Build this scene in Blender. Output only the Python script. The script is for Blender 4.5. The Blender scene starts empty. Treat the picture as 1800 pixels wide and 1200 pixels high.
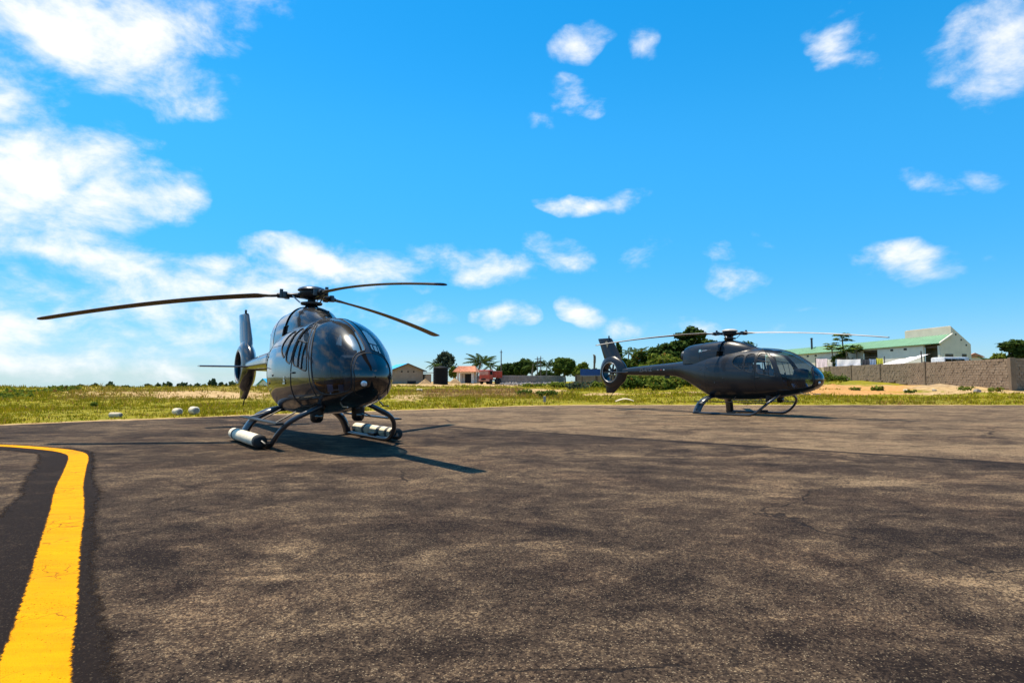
import bpy, bmesh, math, random
import numpy as np
from mathutils import Vector, Matrix, Euler
from mathutils.geometry import delaunay_2d_cdt

random.seed(7); rng = np.random.default_rng(7)
SC = bpy.context.scene
COL = SC.collection
R = math.radians

# ------------------------------------------------------------------ camera
CAM_H, PITCH, FPX = 1.118, 0.068, 1050.0          # metres, radians, focal length for an 1800 px wide frame
cam_d = bpy.data.cameras.new('camera'); cam = bpy.data.objects.new('camera', cam_d); COL.objects.link(cam)
cam.location = (0, 0, CAM_H); cam.rotation_euler = (math.pi/2 + PITCH, 0, 0)
cam_d.sensor_width = 36; cam_d.lens = FPX/1800*36; cam_d.clip_start = .05; cam_d.clip_end = 20000
SC.camera = cam
SC.view_settings.view_transform = 'Standard'; SC.view_settings.look = 'None'
SC.view_settings.gamma = 1; SC.view_settings.exposure = 0.62; SC.view_settings.use_curve_mapping = False
SC.render.engine = 'CYCLES'
SC.cycles.use_denoising = True
SC.cycles.max_bounces = 6; SC.cycles.diffuse_bounces = 2; SC.cycles.glossy_bounces = 3; SC.cycles.transparent_max_bounces = 16
SC.cycles.caustics_reflective = False; SC.cycles.caustics_refractive = False

# ------------------------------------------------------------------ world: sky with scattered clouds
SUN = Vector((-.55, .40, 2.4)).normalized()       # towards the sun
SUN_EL = math.asin(SUN.z); SUN_AZ = math.atan2(SUN.x, SUN.y)
w = bpy.data.worlds.new('World'); SC.world = w; w.use_nodes = True
NT = w.node_tree; NT.nodes.clear(); LK = NT.links.new
def wn(t, **k):
    n = NT.nodes.new(t)
    for a, b in k.items(): setattr(n, a, b)
    return n
out = wn('ShaderNodeOutputWorld'); bg = wn('ShaderNodeBackground'); bg.inputs[1].default_value = .110
sky = wn('ShaderNodeTexSky', sky_type='NISHITA'); sky.sun_disc = False
sky.sun_elevation = SUN_EL; sky.sun_rotation = SUN_AZ
sky.altitude = 0; sky.air_density = 1.05; sky.dust_density = .15; sky.ozone_density = 2.2
hsv = wn('ShaderNodeHueSaturation'); hsv.inputs['Saturation'].default_value = 1.345; hsv.inputs['Value'].default_value = 1.0
hsv.inputs['Hue'].default_value = .497
tc = wn('ShaderNodeTexCoord')
sz_ = wn('ShaderNodeSeparateXYZ'); LK(tc.outputs['Generated'], sz_.inputs[0])
zmax = wn('ShaderNodeMath', operation='MAXIMUM'); zmax.inputs[1].default_value = .012; LK(sz_.outputs[2], zmax.inputs[0])
svec = wn('ShaderNodeCombineXYZ'); LK(sz_.outputs[0], svec.inputs[0]); LK(sz_.outputs[1], svec.inputs[1]); LK(zmax.outputs[0], svec.inputs[2]); LK(svec.outputs[0], sky.inputs['Vector'])
air = wn('ShaderNodeMapRange', interpolation_type='SMOOTHSTEP')          # height ramp for a colour tint that takes down the low sky's glare
for k_, v_ in (('From Min',-.08),('From Max',.42),('To Min',0.),('To Max',1.0)): air.inputs[k_].default_value = v_
LK(sz_.outputs[2], air.inputs['Value'])
thin = wn('ShaderNodeMixRGB', blend_type='MULTIPLY'); thin.inputs[0].default_value = 1
tint = wn('ShaderNodeMixRGB'); tint.inputs[1].default_value = (.45,.59,.88,1); tint.inputs[2].default_value = (1.0,1.20,1.22,1); LK(air.outputs[0], tint.inputs[0])
LK(sky.outputs[0], thin.inputs[1]); LK(tint.outputs[0], thin.inputs[2])
LK(thin.outputs[0], hsv.inputs['Color'])
def wmath(op, a, b=None, c=None, clamp=False):
    n = wn('ShaderNodeMath', operation=op); n.use_clamp = clamp
    for i, v in enumerate((a, b, c)):
        if v is None: continue
        if isinstance(v, (int, float)): n.inputs[i].default_value = v
        else: LK(v, n.inputs[i])
    return n.outputs[0]
warp = wn('ShaderNodeTexNoise'); warp.inputs['Scale'].default_value = 5.0; warp.inputs['Detail'].default_value = 3; warp.inputs['Roughness'].default_value = .6
LK(tc.outputs['Generated'], warp.inputs['Vector'])
vs = wn('ShaderNodeVectorMath', operation='MULTIPLY_ADD'); vs.inputs[1].default_value = (.13,.13,.1); 
LK(warp.outputs['Color'], vs.inputs[0])
off = wn('ShaderNodeVectorMath', operation='SUBTRACT'); off.inputs[1].default_value = (.065,.065,.05)
LK(tc.outputs['Generated'], off.inputs[0]); LK(off.outputs[0], vs.inputs[2])
def pdir(px, py):
    u = (px-900)/FPX; v = (600-py)/FPX; c, s = math.cos(PITCH), math.sin(PITCH)
    return Vector((u, c - v*s, s + v*c)).normalized()
# centre direction, right half-size, up half-size, weight, tilt (degrees); given here through the bearing they have in the frame
clouds = [
 (110,40,340,116,1.08,12),(330,25,200,90,1.1,-18),(430,70,60,45,.6,-25),(30,150,140,140,1.0,30),(215,115,100,50,.5,-30),(140,190,90,50,.55,-35),
 (50,300,255,112,1.12,-18),(200,350,150,75,1.15,-16),(290,345,50,45,.55,0),(60,400,180,45,.55,0),(100,450,230,34,.75,-4),
 (590,468,175,44,1.15,4),(690,462,60,35,.5,0),(830,466,130,38,.9,4),(985,448,75,30,.8,22),(380,495,260,55,.9,2),(130,520,340,65,.85,0),(430,545,300,50,.75,0),(180,590,380,60,.6,0),
 (40,575,170,45,.75,0),(240,612,80,18,.55,0),(150,640,420,36,.7,0),(700,552,110,26,.4,0),
 (1035,80,58,38,.8,-8),(1155,95,30,40,.5,-40),(1040,175,50,28,.75,20),(985,212,42,20,.6,15),(1030,351,92,20,.85,6),
 (1145,449,52,24,.65,0),(1252,453,36,15,.6,0),(1300,488,75,26,.8,5),(1605,457,110,36,1.1,10),(1755,457,60,20,.6,5),
 (1495,68,70,42,.75,45),(1500,112,55,24,.65,30),(1765,80,135,85,1.3,15),(1650,305,85,18,.55,35),(1750,312,65,18,.55,20),
 (898,556,58,22,.85,8),(1030,548,44,22,.85,5),(1100,568,40,20,.75,5),(850,602,44,15,.7,5),(1215,572,70,22,.7,5),(1385,562,26,15,.6,0),(1505,5,40,16,.6,0),(1350,420,36,12,.4,20),(1430,535,36,12,.4,0),
]
mx = None
def add_blob(c, u, v, hw, hh, wgt):
    global mx
    m = Matrix((c, u, v)).transposed()
    mp = wn('ShaderNodeMapping', vector_type='TEXTURE')
    mp.inputs['Location'].default_value = c; mp.inputs['Rotation'].default_value = m.to_euler('XYZ'); mp.inputs['Scale'].default_value = (.8, hw, hh)
    LK(vs.outputs[0], mp.inputs['Vector'])
    g = wn('ShaderNodeTexGradient', gradient_type='SPHERICAL'); LK(mp.outputs[0], g.inputs[0])
    o = wmath('MULTIPLY', g.outputs['Fac'], wgt**1.8)
    mx = o if mx is None else wmath('MAXIMUM', mx, o)
def basis(c, tilt):
    u = Vector((0,0,1)).cross(c); u = -u.normalized(); v = u.cross(c); v = v if v.z > 0 else -v
    t = R(tilt); return u*math.cos(t) + v*math.sin(t), v*math.cos(t) - u*math.sin(t)
for px, py, hw, hh, wg, tl in clouds:
    c = pdir(px, py); u, v = basis(c, tl)
    k = (pdir(px+10, py) - c).length/10
    k2 = (pdir(px, py+10) - c).length/10
    add_blob(c, u, v, hw*k*1.15, hh*k2*1.25, wg)
rb = random.Random(3)
for az_, el_, hw_, hh_, wg_ in ((-48,8,.30,.07,.9),(-60,20,.34,.12,1.0),(-75,10,.40,.10,.9),(-88,26,.36,.14,.95),(-105,14,.40,.12,.9),(-58,38,.30,.14,.9),(-120,32,.34,.14,.8),(-45,55,.28,.14,.8),(-140,12,.38,.08,.7)):  # unseen clouds added at left to whiten reflections on the glossy helicopter
    c = Vector((math.sin(R(az_))*math.cos(R(el_)), math.cos(R(az_))*math.cos(R(el_)), math.sin(R(el_)))); u, v = basis(c, -10); add_blob(c, u, v, hw_, hh_, wg_)
for i in range(22):                                # the same kind of cloud goes on round the rest of the sky
    az = R(55 + 250*rb.random()); el = R(rb.choice((4,7,12,20,32,45,60))+rb.uniform(-2,4))
    c = Vector((math.sin(az)*math.cos(el), math.cos(az)*math.cos(el), math.sin(el)))
    u, v = basis(c, rb.uniform(-20, 20)); sz = rb.uniform(.05,.16)*(.6+el)
    add_blob(c, u, v, sz*1.8, sz*.75, rb.uniform(.6, 1))
mx = wmath('POWER', mx, .55)
n1 = wn('ShaderNodeTexNoise'); n1.inputs['Scale'].default_value = 9; n1.inputs['Detail'].default_value = 6; n1.inputs['Roughness'].default_value = .62; n1.inputs['Distortion'].default_value = .2
mpn = wn('ShaderNodeMapping'); mpn.inputs['Scale'].default_value = (1,1,1.7); LK(tc.outputs['Generated'], mpn.inputs['Vector']); LK(mpn.outputs[0], n1.inputs['Vector'])
dens = wmath('MULTIPLY_ADD', n1.outputs['Fac'], 2.5, -1.62)
dens = wmath('ADD', dens, wmath('MULTIPLY', mx, 1.05))
mr = wn('ShaderNodeMapRange', interpolation_type='SMOOTHSTEP'); mr.inputs['From Min'].default_value = -.12; mr.inputs['From Max'].default_value = .88
LK(dens, mr.inputs['Value'])
gate = wmath('MULTIPLY', mx, 5.0, clamp=True)
cm = wmath('MULTIPLY', mr.outputs[0], gate)
cm = wmath('MULTIPLY', cm, .95)
ccol = wn('ShaderNodeMixRGB'); ccol.inputs[1].default_value = (5.2,5.6,6.1,1); ccol.inputs[2].default_value = (6.6,6.6,6.6,1); LK(mr.outputs[0], ccol.inputs[0])
mixc = wn('ShaderNodeMixRGB'); LK(cm, mixc.inputs[0]); LK(hsv.outputs[0], mixc.inputs[1]); LK(ccol.outputs[0], mixc.inputs[2])
LK(mixc.outputs[0], bg.inputs[0]); LK(bg.outputs[0], out.inputs[0])
w.cycles.sampling_method = 'MANUAL'; w.cycles.sample_map_resolution = 512

sd = bpy.data.lights.new('sun', 'SUN'); sd.energy = 5.0; sd.angle = R(.53); sd.color = (1, .88, .70)
so = bpy.data.objects.new('sun', sd); COL.objects.link(so); so.rotation_euler = SUN.to_track_quat('Z', 'Y').to_euler()
so.location = (-20, 15, 60)

# ------------------------------------------------------------------ materials
MATS = {}
class NB:
    """small helper round a material's node tree"""
    def __init__(s, name):
        s.m = bpy.data.materials.new(name); s.m.use_nodes = True; s.t = s.m.node_tree
        s.p = s.t.nodes['Principled BSDF']; s.out = s.t.nodes['Material Output']; MATS[name] = s.m
    def n(s, t, ins=None, **k):
        n = s.t.nodes.new(t)
        for a, b in k.items(): setattr(n, a, b)
        for a, b in (ins or {}).items(): s.put(n.inputs[a], b)
        return n
    def put(s, sock, v):
        if isinstance(v, bpy.types.NodeSocket): s.t.links.new(v, sock)
        else: sock.default_value = v
    def pos(s):
        return s.n('ShaderNodeNewGeometry').outputs['Position']
    def obj(s): return s.n('ShaderNodeTexCoord').outputs['Object']
    def noise(s, vec, scale, detail=3, rough=.55, dist=0):
        n = s.n('ShaderNodeTexNoise', {'Scale': scale, 'Detail': detail, 'Roughness': rough, 'Distortion': dist}); s.put(n.inputs['Vector'], vec); return n.outputs['Fac']
    def vmap(s, vec, scale=(1,1,1), rot=(0,0,0), loc=(0,0,0)):
        return s.n('ShaderNodeMapping', {'Vector': vec, 'Scale': scale, 'Rotation': rot, 'Location': loc}).outputs[0]
    def ss(s, v, a, b, lo=0., hi=1.):
        n = s.n('ShaderNodeMapRange', {'Value': v, 'From Min': a, 'From Max': b, 'To Min': lo, 'To Max': hi}, interpolation_type='SMOOTHSTEP'); return n.outputs[0]
    def math(s, op, a, b=0., c=0., clamp=False):
        n = s.n('ShaderNodeMath', {0: a, 1: b, 2: c}, operation=op); n.use_clamp = clamp; return n.outputs[0]
    def mix(s, f, a, b, mode='MIX'):
        n = s.n('ShaderNodeMixRGB', {0: f, 1: a, 2: b}, blend_type=mode); return n.outputs[0]
    def bump(s, h, strength=.3, dist=.02):
        s.put(s.p.inputs['Normal'], s.n('ShaderNodeBump', {'Height': h, 'Strength': strength, 'Distance': dist}).outputs[0])
    def set(s, **k):
        for a, b in k.items(): s.put(s.p.inputs[a.replace('_', ' ')], b)
        return s.m
def c4(r, g, b): return (r, g, b, 1)
def plain(name, col, rough=.6, metal=0., var=.15, scale=3., bump=0., spec=.5, coat=0.):
    b = NB(name); v = b.noise(b.obj(), scale, 4, .6)
    f = b.ss(v, .3, .7)
    b.set(Base_Color=b.mix(f, c4(*[x*(1-var) for x in col]), c4(*[min(1, x*(1+var)) for x in col])), Roughness=rough, Metallic=metal)
    b.p.inputs['Specular IOR Level'].default_value = spec
    if coat: b.p.inputs['Coat Weight'].default_value = coat; b.p.inputs['Coat Roughness'].default_value = .04
    if bump: b.bump(b.noise(b.obj(), scale*8, 4), bump, .02)
    return b.m

# apron asphalt
JA, JB = np.array((-1.43,15.1)), np.array((7.03,8.29))     # construction joint between the two pours
jd = (JB-JA)/np.linalg.norm(JB-JA); jn = np.array((-jd[1], jd[0]))
def ragged(b, shader, lo=.15, hi=.45, nscale=14., holes=0.):
    """paint that thins out to bare asphalt at its edges and in small chips"""
    ed = b.n('ShaderNodeAttribute', attribute_name='edge').outputs['Fac']; P = b.pos()
    v = b.math('ADD', ed, b.math('MULTIPLY', b.math('SUBTRACT', b.noise(P, nscale, 6, .72), .5), 1.1))
    al = b.ss(v, lo, hi)
    if holes: al = b.math('MULTIPLY', al, b.ss(b.math('ADD', b.noise(P, 85, 3, .7), b.math('MULTIPLY', b.noise(P, 2.2, 3), .35)), .885, .80))
    ms = b.n('ShaderNodeMixShader', {0: al, 1: b.n('ShaderNodeBsdfTransparent').outputs[0], 2: shader}); b.t.links.new(ms.outputs[0], b.out.inputs[0])
def asphalt(name, border=False):
    b = NB(name); P = b.pos()
    big = b.noise(b.vmap(P, (.26,.36,1), (0,0,R(-32))), 1.0, 5, .62, .6)
    mid = b.noise(b.vmap(P, (.9,1.15,1), (0,0,R(-40)), (2,9,0)), 1.0, 7, .70, 1.0)
    mid2 = b.noise(b.vmap(P, (2.6,3.0,1), (0,0,R(-20)), (5,1,0)), 1.0, 7, .74, .8)
    grit = b.noise(P, 150, 3, .8); fine = b.noise(P, 30, 5, .75)
    vg = b.n('ShaderNodeTexVoronoi', {'Vector': P, 'Scale': 120., 'Randomness': 1.}, feature='F1')
    vg2 = b.n('ShaderNodeTexVoronoi', {'Vector': P, 'Scale': 62., 'Randomness': 1.}, feature='F1')
    sc1 = b.n('ShaderNodeSeparateColor', {0: vg.outputs['Color']}); cr2 = b.n('ShaderNodeSeparateColor', {0: vg2.outputs['Color']}).outputs[1]; cr1 = sc1.outputs[0]
    sep = b.n('ShaderNodeSeparateXYZ', {0: P})
    dj = b.math('ADD', b.math('MULTIPLY', sep.outputs[0], float(jn[0])), b.math('MULTIPLY', sep.outputs[1], float(jn[1])))
    dj = b.math('SUBTRACT', dj, float(jn@JA))            # signed distance to the joint
    far = b.ss(b.math('ADD', dj, b.math('MULTIPLY', b.math('SUBTRACT', mid, .5), .8)), -.3, .3)
    worn = b.math('ADD', b.math('MULTIPLY', b.ss(big, .35, .65), .30), b.math('MULTIPLY', b.ss(mid, .38, .62), .30))
    worn = b.math('ADD', worn, b.math('MULTIPLY', b.ss(mid2, .40, .62), .24))
    worn = b.math('ADD', worn, b.math('MULTIPLY', far, .34))
    pale = b.ss(b.noise(b.vmap(P, (.30,.55,1), (0,0,R(-50)), (1.3,4.2,0)), 1.0, 5, .60, 1.2), .60, .66); worn = b.math('ADD', worn, b.math('MULTIPLY', pale, .26))
    stain = b.ss(b.noise(b.vmap(P, (.42,.30,1), (0,0,R(35)), (8.3,2.2,0)), 1.0, 6, .62, .8), .58, .63); worn = b.math('SUBTRACT', worn, b.math('MULTIPLY', stain, .17))
    streak = b.noise(b.vmap(P, (.55,3.2,1), (0,0,R(-12))), 1.0, 6, .68, .7)
    worn = b.math('ADD', worn, b.math('MULTIPLY', b.math('SUBTRACT', streak, .5), .55))
    worn = b.math('SUBTRACT', worn, .46 if border else -.02, clamp=True)
    sp = b.math('ADD', b.math('MULTIPLY', b.math('SUBTRACT', cr1, .5), .75), b.math('MULTIPLY', b.math('SUBTRACT', cr2, .5), .45))
    sp = b.math('ADD', sp, b.math('MULTIPLY', b.math('SUBTRACT', grit, .5), .9)); sp = b.math('ADD', sp, b.math('MULTIPLY', b.math('SUBTRACT', fine, .5), .7))
    wv = b.math('ADD', b.math('MULTIPLY', worn, .80), b.math('MULTIPLY', sp, b.math('MULTIPLY_ADD', worn, .55, .30 if border else .38)), clamp=True)
    col = b.mix(b.ss(wv, .0, .45), c4(.0120,.0082,.0070), c4(.056,.0385,.0265))
    col = b.mix(b.ss(wv, .40, 1.0), col, c4(.245,.170,.098))
    warm = b.noise(P, .8, 3); col = b.mix(b.math('MULTIPLY', b.ss(warm, .45, .7), .35), col, b.mix(1., col, c4(1.12,.98,.94), 'MULTIPLY'))
    chip = b.math('MULTIPLY', b.ss(vg.outputs['Distance'], .5, .3), b.ss(sc1.outputs[1], .86, .9))
    col = b.mix(b.math('MULTIPLY', chip, b.math('MULTIPLY_ADD', worn, .5, .12 if border else .3)), col, c4(.36,.28,.18))
    # tar spots
    spots = b.ss(b.noise(b.vmap(P, (1,1.3,1), (0,0,R(-20)), (3.1,7.7,0)), 1.6, 4, .55, .6), .67, .71)
    col = b.mix(b.math('MULTIPLY', spots, .5), col, c4(.016,.012,.011))
    # cracks
    wp = b.n('ShaderNodeVectorMath', {0: b.n('ShaderNodeTexNoise', {'Vector': P, 'Scale': 1.7, 'Detail': 6.}).outputs['Color'], 1: (.9,.9,0), 2: P}, operation='MULTIPLY_ADD').outputs[0]
    v1 = b.n('ShaderNodeTexVoronoi', {'Vector': b.vmap(wp, (.16,.30,0), (0,0,R(-25))), 'Scale': 1.}, feature='DISTANCE_TO_EDGE')
    crack = b.math('MULTIPLY', b.ss(v1.outputs['Distance'], .0036, .0008), b.ss(b.noise(P, .55, 2), .44, .53))
    v2 = b.n('ShaderNodeTexVoronoi', {'Vector': b.vmap(wp, (1.0,1.2,0)), 'Scale': 1.}, feature='DISTANCE_TO_EDGE')
    crack2 = b.math('MULTIPLY', b.ss(v2.outputs['Distance'], .014, .003), b.ss(b.noise(P, .33, 2), .56, .64))
    cr = b.math('MAXIMUM', crack, b.math('MULTIPLY', crack2, .7))
    col = b.mix(b.math('MULTIPLY', cr, .85), col, c4(.010,.008,.008))
    # joint gap
    jl = b.ss(b.math('ABSOLUTE', b.math('ADD', dj, b.math('MULTIPLY', b.math('SUBTRACT', b.noise(P, 3., 3), .5), .08))), .14, .06)
    jl = b.math('MULTIPLY', jl, b.ss(sep.outputs[0], -1.9, -1.3))
    col = b.mix(b.math('MULTIPLY', jl, .88), col, c4(.012,.009,.008))
    h = b.math('ADD', b.math('MULTIPLY', grit, .5), b.math('MULTIPLY', cr, -1.2)); h = b.math('ADD', h, b.math('MULTIPLY', cr1, .35))
    b.bump(h, .6, .010)
    b.set(Base_Color=col, Roughness=.95)
    b.p.inputs['Specular IOR Level'].default_value = .08
    if border: ragged(b, b.p.outputs[0], .10, .62, 9.)
    return b.m
asphalt('asphalt'); asphalt('old_black_paint', True)

def paint_yellow():
    b = NB('yellow_paint'); P = b.pos()
    d = b.ss(b.noise(P, 40, 5, .7), .52, .70); st = b.noise(b.vmap(P, (1,5,1), (0,0,R(35))), 2.2, 4, .6)
    col = b.mix(b.ss(st, .3, .7), c4(.60,.245,.001), c4(.72,.31,.001))
    wp = b.n('ShaderNodeVectorMath', {0: b.n('ShaderNodeTexNoise', {'Vector': P, 'Scale': 6., 'Detail': 4.}).outputs['Color'], 1: (.25,.25,0), 2: P}, operation='MULTIPLY_ADD').outputs[0]
    v = b.n('ShaderNodeTexVoronoi', {'Vector': wp, 'Scale': 5.}, feature='DISTANCE_TO_EDGE')
    cr = b.math('MULTIPLY', b.ss(v.outputs['Distance'], .03, .006), b.ss(b.noise(P, 1.4, 2), .46, .55))
    col = b.mix(b.math('MULTIPLY', cr, .8), col, c4(.12,.06,.01))
    col = b.mix(b.math('MULTIPLY', d, .38), col, c4(.42,.19,.01))
    dirt = b.ss(b.noise(b.vmap(P, (1,2.2,1), (0,0,R(30))), 1.5, 6, .7), .48, .72); col = b.mix(b.math('MULTIPLY', dirt, .35), col, c4(.30,.15,.03))
    b.bump(b.noise(P, 110, 3, .8), .6, .012); b.set(Base_Color=col, Roughness=.85); b.p.inputs['Specular IOR Level'].default_value = .06
    ragged(b, b.p.outputs[0], .05, .28, 22., .6)
    return b.m
paint_yellow()

def ground_mat():
    b = NB('ground_grass_sand'); P = b.pos()
    sand = b.n('ShaderNodeAttribute', attribute_name='sand').outputs['Fac']
    orange = b.n('ShaderNodeAttribute', attribute_name='orange').outputs['Fac']
    dry = b.n('ShaderNodeAttribute', attribute_name='dry').outputs['Fac']
    n = b.noise(P, .9, 6, .68, .4); nf = b.noise(P, 5.5, 4, .65)
    g = b.mix(b.ss(n, .32, .68), c4(.135,.14,.004), c4(.26,.21,.010))
    g = b.mix(b.math('MULTIPLY', b.ss(nf, .45, .7), .5), g, c4(.27,.22,.06))
    g = b.mix(b.math('MULTIPLY', dry, b.ss(b.noise(P, 1.3, 5, .65), .3, .55)), g, c4(.20,.13,.05))
    s = b.mix(b.ss(b.noise(P, 2.5, 5), .35, .65), c4(.32,.205,.09), c4(.48,.34,.17))
    s = b.mix(orange, s, b.mix(b.ss(nf, .35, .65), c4(.40,.19,.055), c4(.50,.28,.105)))
    f = b.ss(b.math('ADD', sand, b.math('MULTIPLY', b.math('SUBTRACT', b.noise(P, 1.6, 6, .72), .5), 1.5)), .38, .62)
    b.bump(b.noise(P, 3, 6, .7), .8, .12)
    b.set(Base_Color=b.mix(f, g, s), Roughness=.95); b.p.inputs['Specular IOR Level'].default_value = .1
    return b.m
ground_mat()
def grass_mat(name, c1, c2, c3, straw, sc=.35):
    b = NB(name); P = b.pos()
    rnd = b.n('ShaderNodeAttribute', attribute_name='rnd').outputs['Fac']; dry = b.n('ShaderNodeAttribute', attribute_name='dry').outputs['Fac']
    n = b.noise(P, sc, 5, .65)
    col = b.mix(b.ss(n, .35, .65), c1, c2)
    col = b.mix(b.math('MULTIPLY', rnd, .65), col, c3)
    col = b.mix(dry, col, straw)
    b.set(Base_Color=col, Roughness=.85); b.p.inputs['Specular IOR Level'].default_value = .06
    tr = b.n('ShaderNodeBsdfTranslucent', {'Color': col}); mxs = b.n('ShaderNodeMixShader', {0: .3, 1: b.p.outputs[0], 2: tr.outputs[0]})
    b.t.links.new(mxs.outputs[0], b.out.inputs[0]); return b.m
grass_mat('grass_blades', c4(.16,.175,.003), c4(.31,.26,.006), c4(.38,.29,.022), c4(.36,.20,.07))
def leaf(name, c1, c2, c3, rough=.5):
    return grass_mat(name, c1, c2, c3, c4(.20,.09,.02), sc=.6)
leaf('leaf_dark', c4(.024,.05,.009), c4(.042,.078,.014), c4(.08,.12,.025))
leaf('leaf_mid', c4(.04,.08,.012), c4(.075,.12,.015), c4(.12,.16,.03))
leaf('leaf_light', c4(.085,.13,.012), c4(.14,.18,.02), c4(.2,.22,.04))
leaf('leaf_grey', c4(.035,.055,.03), c4(.05,.075,.045), c4(.09,.11,.075))
leaf('leaf_palm', c4(.022,.05,.012), c4(.045,.085,.018), c4(.09,.12,.03))
leaf('leaf_far', c4(.035,.06,.03), c4(.05,.08,.035), c4(.07,.1,.04))
plain('bark', (.16,.12,.085), .9, var=.3, scale=6, bump=.5)
plain('bark_pale', (.28,.24,.19), .9, var=.25, scale=5, bump=.4)

def heli_paint(name, col, rough, coat, metal):
    b = NB(name); P = b.obj()
    v = b.noise(P, 2.0, 5, .6); f = b.noise(P, 14, 4, .65)
    b.set(Base_Color=b.mix(b.ss(v, .3, .7), c4(*[x*.85 for x in col]), c4(*[x*1.15 for x in col])),
          Roughness=b.math('MULTIPLY_ADD', f, .10, rough-.05), Metallic=metal)
    b.p.inputs['Coat Weight'].default_value = coat; b.p.inputs['Coat Roughness'].default_value = .05
    b.bump(b.noise(P, 5, 2), .012, .05); b.p.inputs['Specular IOR Level'].default_value = .35
    return b.m
heli_paint('gloss_dark_paint', (.020,.021,.024), .24, .8, .2)
heli_paint('satin_charcoal_paint', (.0075,.0098,.0145), .32, .3, .0)
plain('black_gloss', (.006,.006,.007), .12, coat=1.)
plain('black_rubber', (.008,.008,.008), .7)
plain('black_metal', (.014,.015,.016), .4, .4)
plain('dark_grey_metal', (.06,.065,.07), .38, .6)
plain('grey_lip', (.34,.35,.37), .4, .5)
plain('steel', (.42,.43,.45), .28, 1.)
plain('gear_paint', (.030,.037,.046), .3, .3, coat=.4)
plain('blade_paint', (.035,.034,.032), .5, .1)
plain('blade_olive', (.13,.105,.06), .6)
plain('blade_pale', (.42,.40,.36), .5)
plain('seat_leather', (.035,.034,.035), .55)
plain('seat_grey', (.14,.135,.14), .7)
plain('interior_trim', (.02,.02,.022), .7)
plain('float_fabric', (.70,.62,.46), .75, var=.12, scale=5, bump=.25)
plain('float_strap', (.09,.095,.10), .7)
plain('void_black', (.002,.002,.002), .9, spec=.1)
plain('lamp_lens', (.75,.78,.8), .08, .4)
plain('marking_grey', (.17,.175,.185), .6); plain('marking_white', (.75,.78,.8), .5); plain('marking_cyan', (.25,.62,.68), .5); plain('marking_tan', (.34,.29,.18), .5); plain('marking_red', (.35,.05,.04), .5)
plain('red_lens', (.45,.02,.015), .2)
def glass(name, tint, rough=.015):
    b = NB(name); b.t.nodes.remove(b.p)
    bf = b.n('ShaderNodeNewGeometry').outputs['Backfacing']; fr = b.n('ShaderNodeFresnel', {'IOR': b.math('MULTIPLY_ADD', bf, 1/1.5-1.5, 1.5)}).outputs[0]   # a thin sheet: the same reflectance from both sides
    tr = b.n('ShaderNodeBsdfTransparent', {'Color': tint}); gl = b.n('ShaderNodeBsdfGlossy', {'Color': c4(1,1,1), 'Roughness': rough})
    g2 = b.n('ShaderNodeBsdfGlossy', {'Color': c4(.9,.95,1), 'Roughness': .26}); gm = b.n('ShaderNodeMixShader', {0: .3, 1: gl.outputs[0], 2: g2.outputs[0]})
    ms = b.n('ShaderNodeMixShader', {0: fr, 1: tr.outputs[0], 2: gm.outputs[0]}); b.t.links.new(ms.outputs[0], b.out.inputs[0]); return b.m
glass('canopy_glass', c4(.38,.46,.56), .035); glass('tinted_glass', c4(.68,.71,.73))
plain('wall_cream', (.68,.61,.48), .85, var=.07, scale=.8); plain('wall_white', (.76,.71,.60), .85, var=.06, scale=1)
plain('roof_green', (.15,.31,.18), .55, var=.12, scale=1.2); plain('roof_blue', (.03,.36,.62), .5, var=.12, scale=1.5)
plain('roof_tile', (.55,.22,.12), .8, var=.25, scale=2.5); plain('fascia_brown', (.10,.065,.045), .8)
plain('opening_dark', (.02,.018,.016), .8); plain('opening_olive', (.10,.085,.055), .85)
def blockmat(name, c1, c2, mort=None):
    b = NB(name); P = b.pos(); rn = b.n('ShaderNodeObjectInfo').outputs['Random']
    v = b.noise(P, 1.4, 6, .7); f = b.noise(P, 12, 4, .7); k = b.math('ADD', b.math('MULTIPLY', b.ss(v, .3, .7), .7), b.math('MULTIPLY', rn, .3))
    col = b.mix(k, c1, c2); col = b.mix(b.math('MULTIPLY', b.ss(f, .5, .7), .4), col, c4(*[x*.55 for x in c1[:3]]))
    b.bump(f, .5, .03); b.set(Base_Color=col, Roughness=.92); b.p.inputs['Specular IOR Level'].default_value = .2; return b.m
blockmat('concrete_block', c4(.20,.145,.10), c4(.33,.25,.178)); blockmat('mortar', c4(.15,.11,.077), c4(.24,.18,.125))
blockmat('house_block', c4(.26,.20,.14), c4(.35,.28,.20)); blockmat('stone_grey', c4(.17,.155,.145), c4(.34,.31,.29))
blockmat('stone_white', c4(.48,.40,.28), c4(.68,.60,.46)); blockmat('sand_heap', c4(.27,.165,.075), c4(.47,.34,.19)); blockmat('orange_sand', c4(.40,.195,.06), c4(.50,.28,.105))
plain('tank_black', (.006,.006,.007), .7, spec=.15); plain('truck_red', (.42,.055,.03), .5, var=.25, scale=1.5); plain('truck_dust', (.5,.24,.18), .7, var=.2); plain('tyre', (.015,.014,.013), .85)
plain('timber_pole', (.10,.085,.07), .9); plain('sheet_blue', (.012,.07,.28), .5); plain('cloth_white', (.82,.78,.79), .9, var=.05); plain('cloth_pink', (.78,.62,.68), .9); plain('cloth_cream', (.78,.70,.60), .9)
plain('cloth_dark', (.03,.03,.04), .9); plain('cloth_yellow', (.62,.56,.04), .9); plain('cloth_blue', (.25,.32,.45), .9); plain('vehicle_white', (.78,.77,.75), .35, coat=.6); plain('car_glass', (.01,.012,.014), .1)

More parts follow.
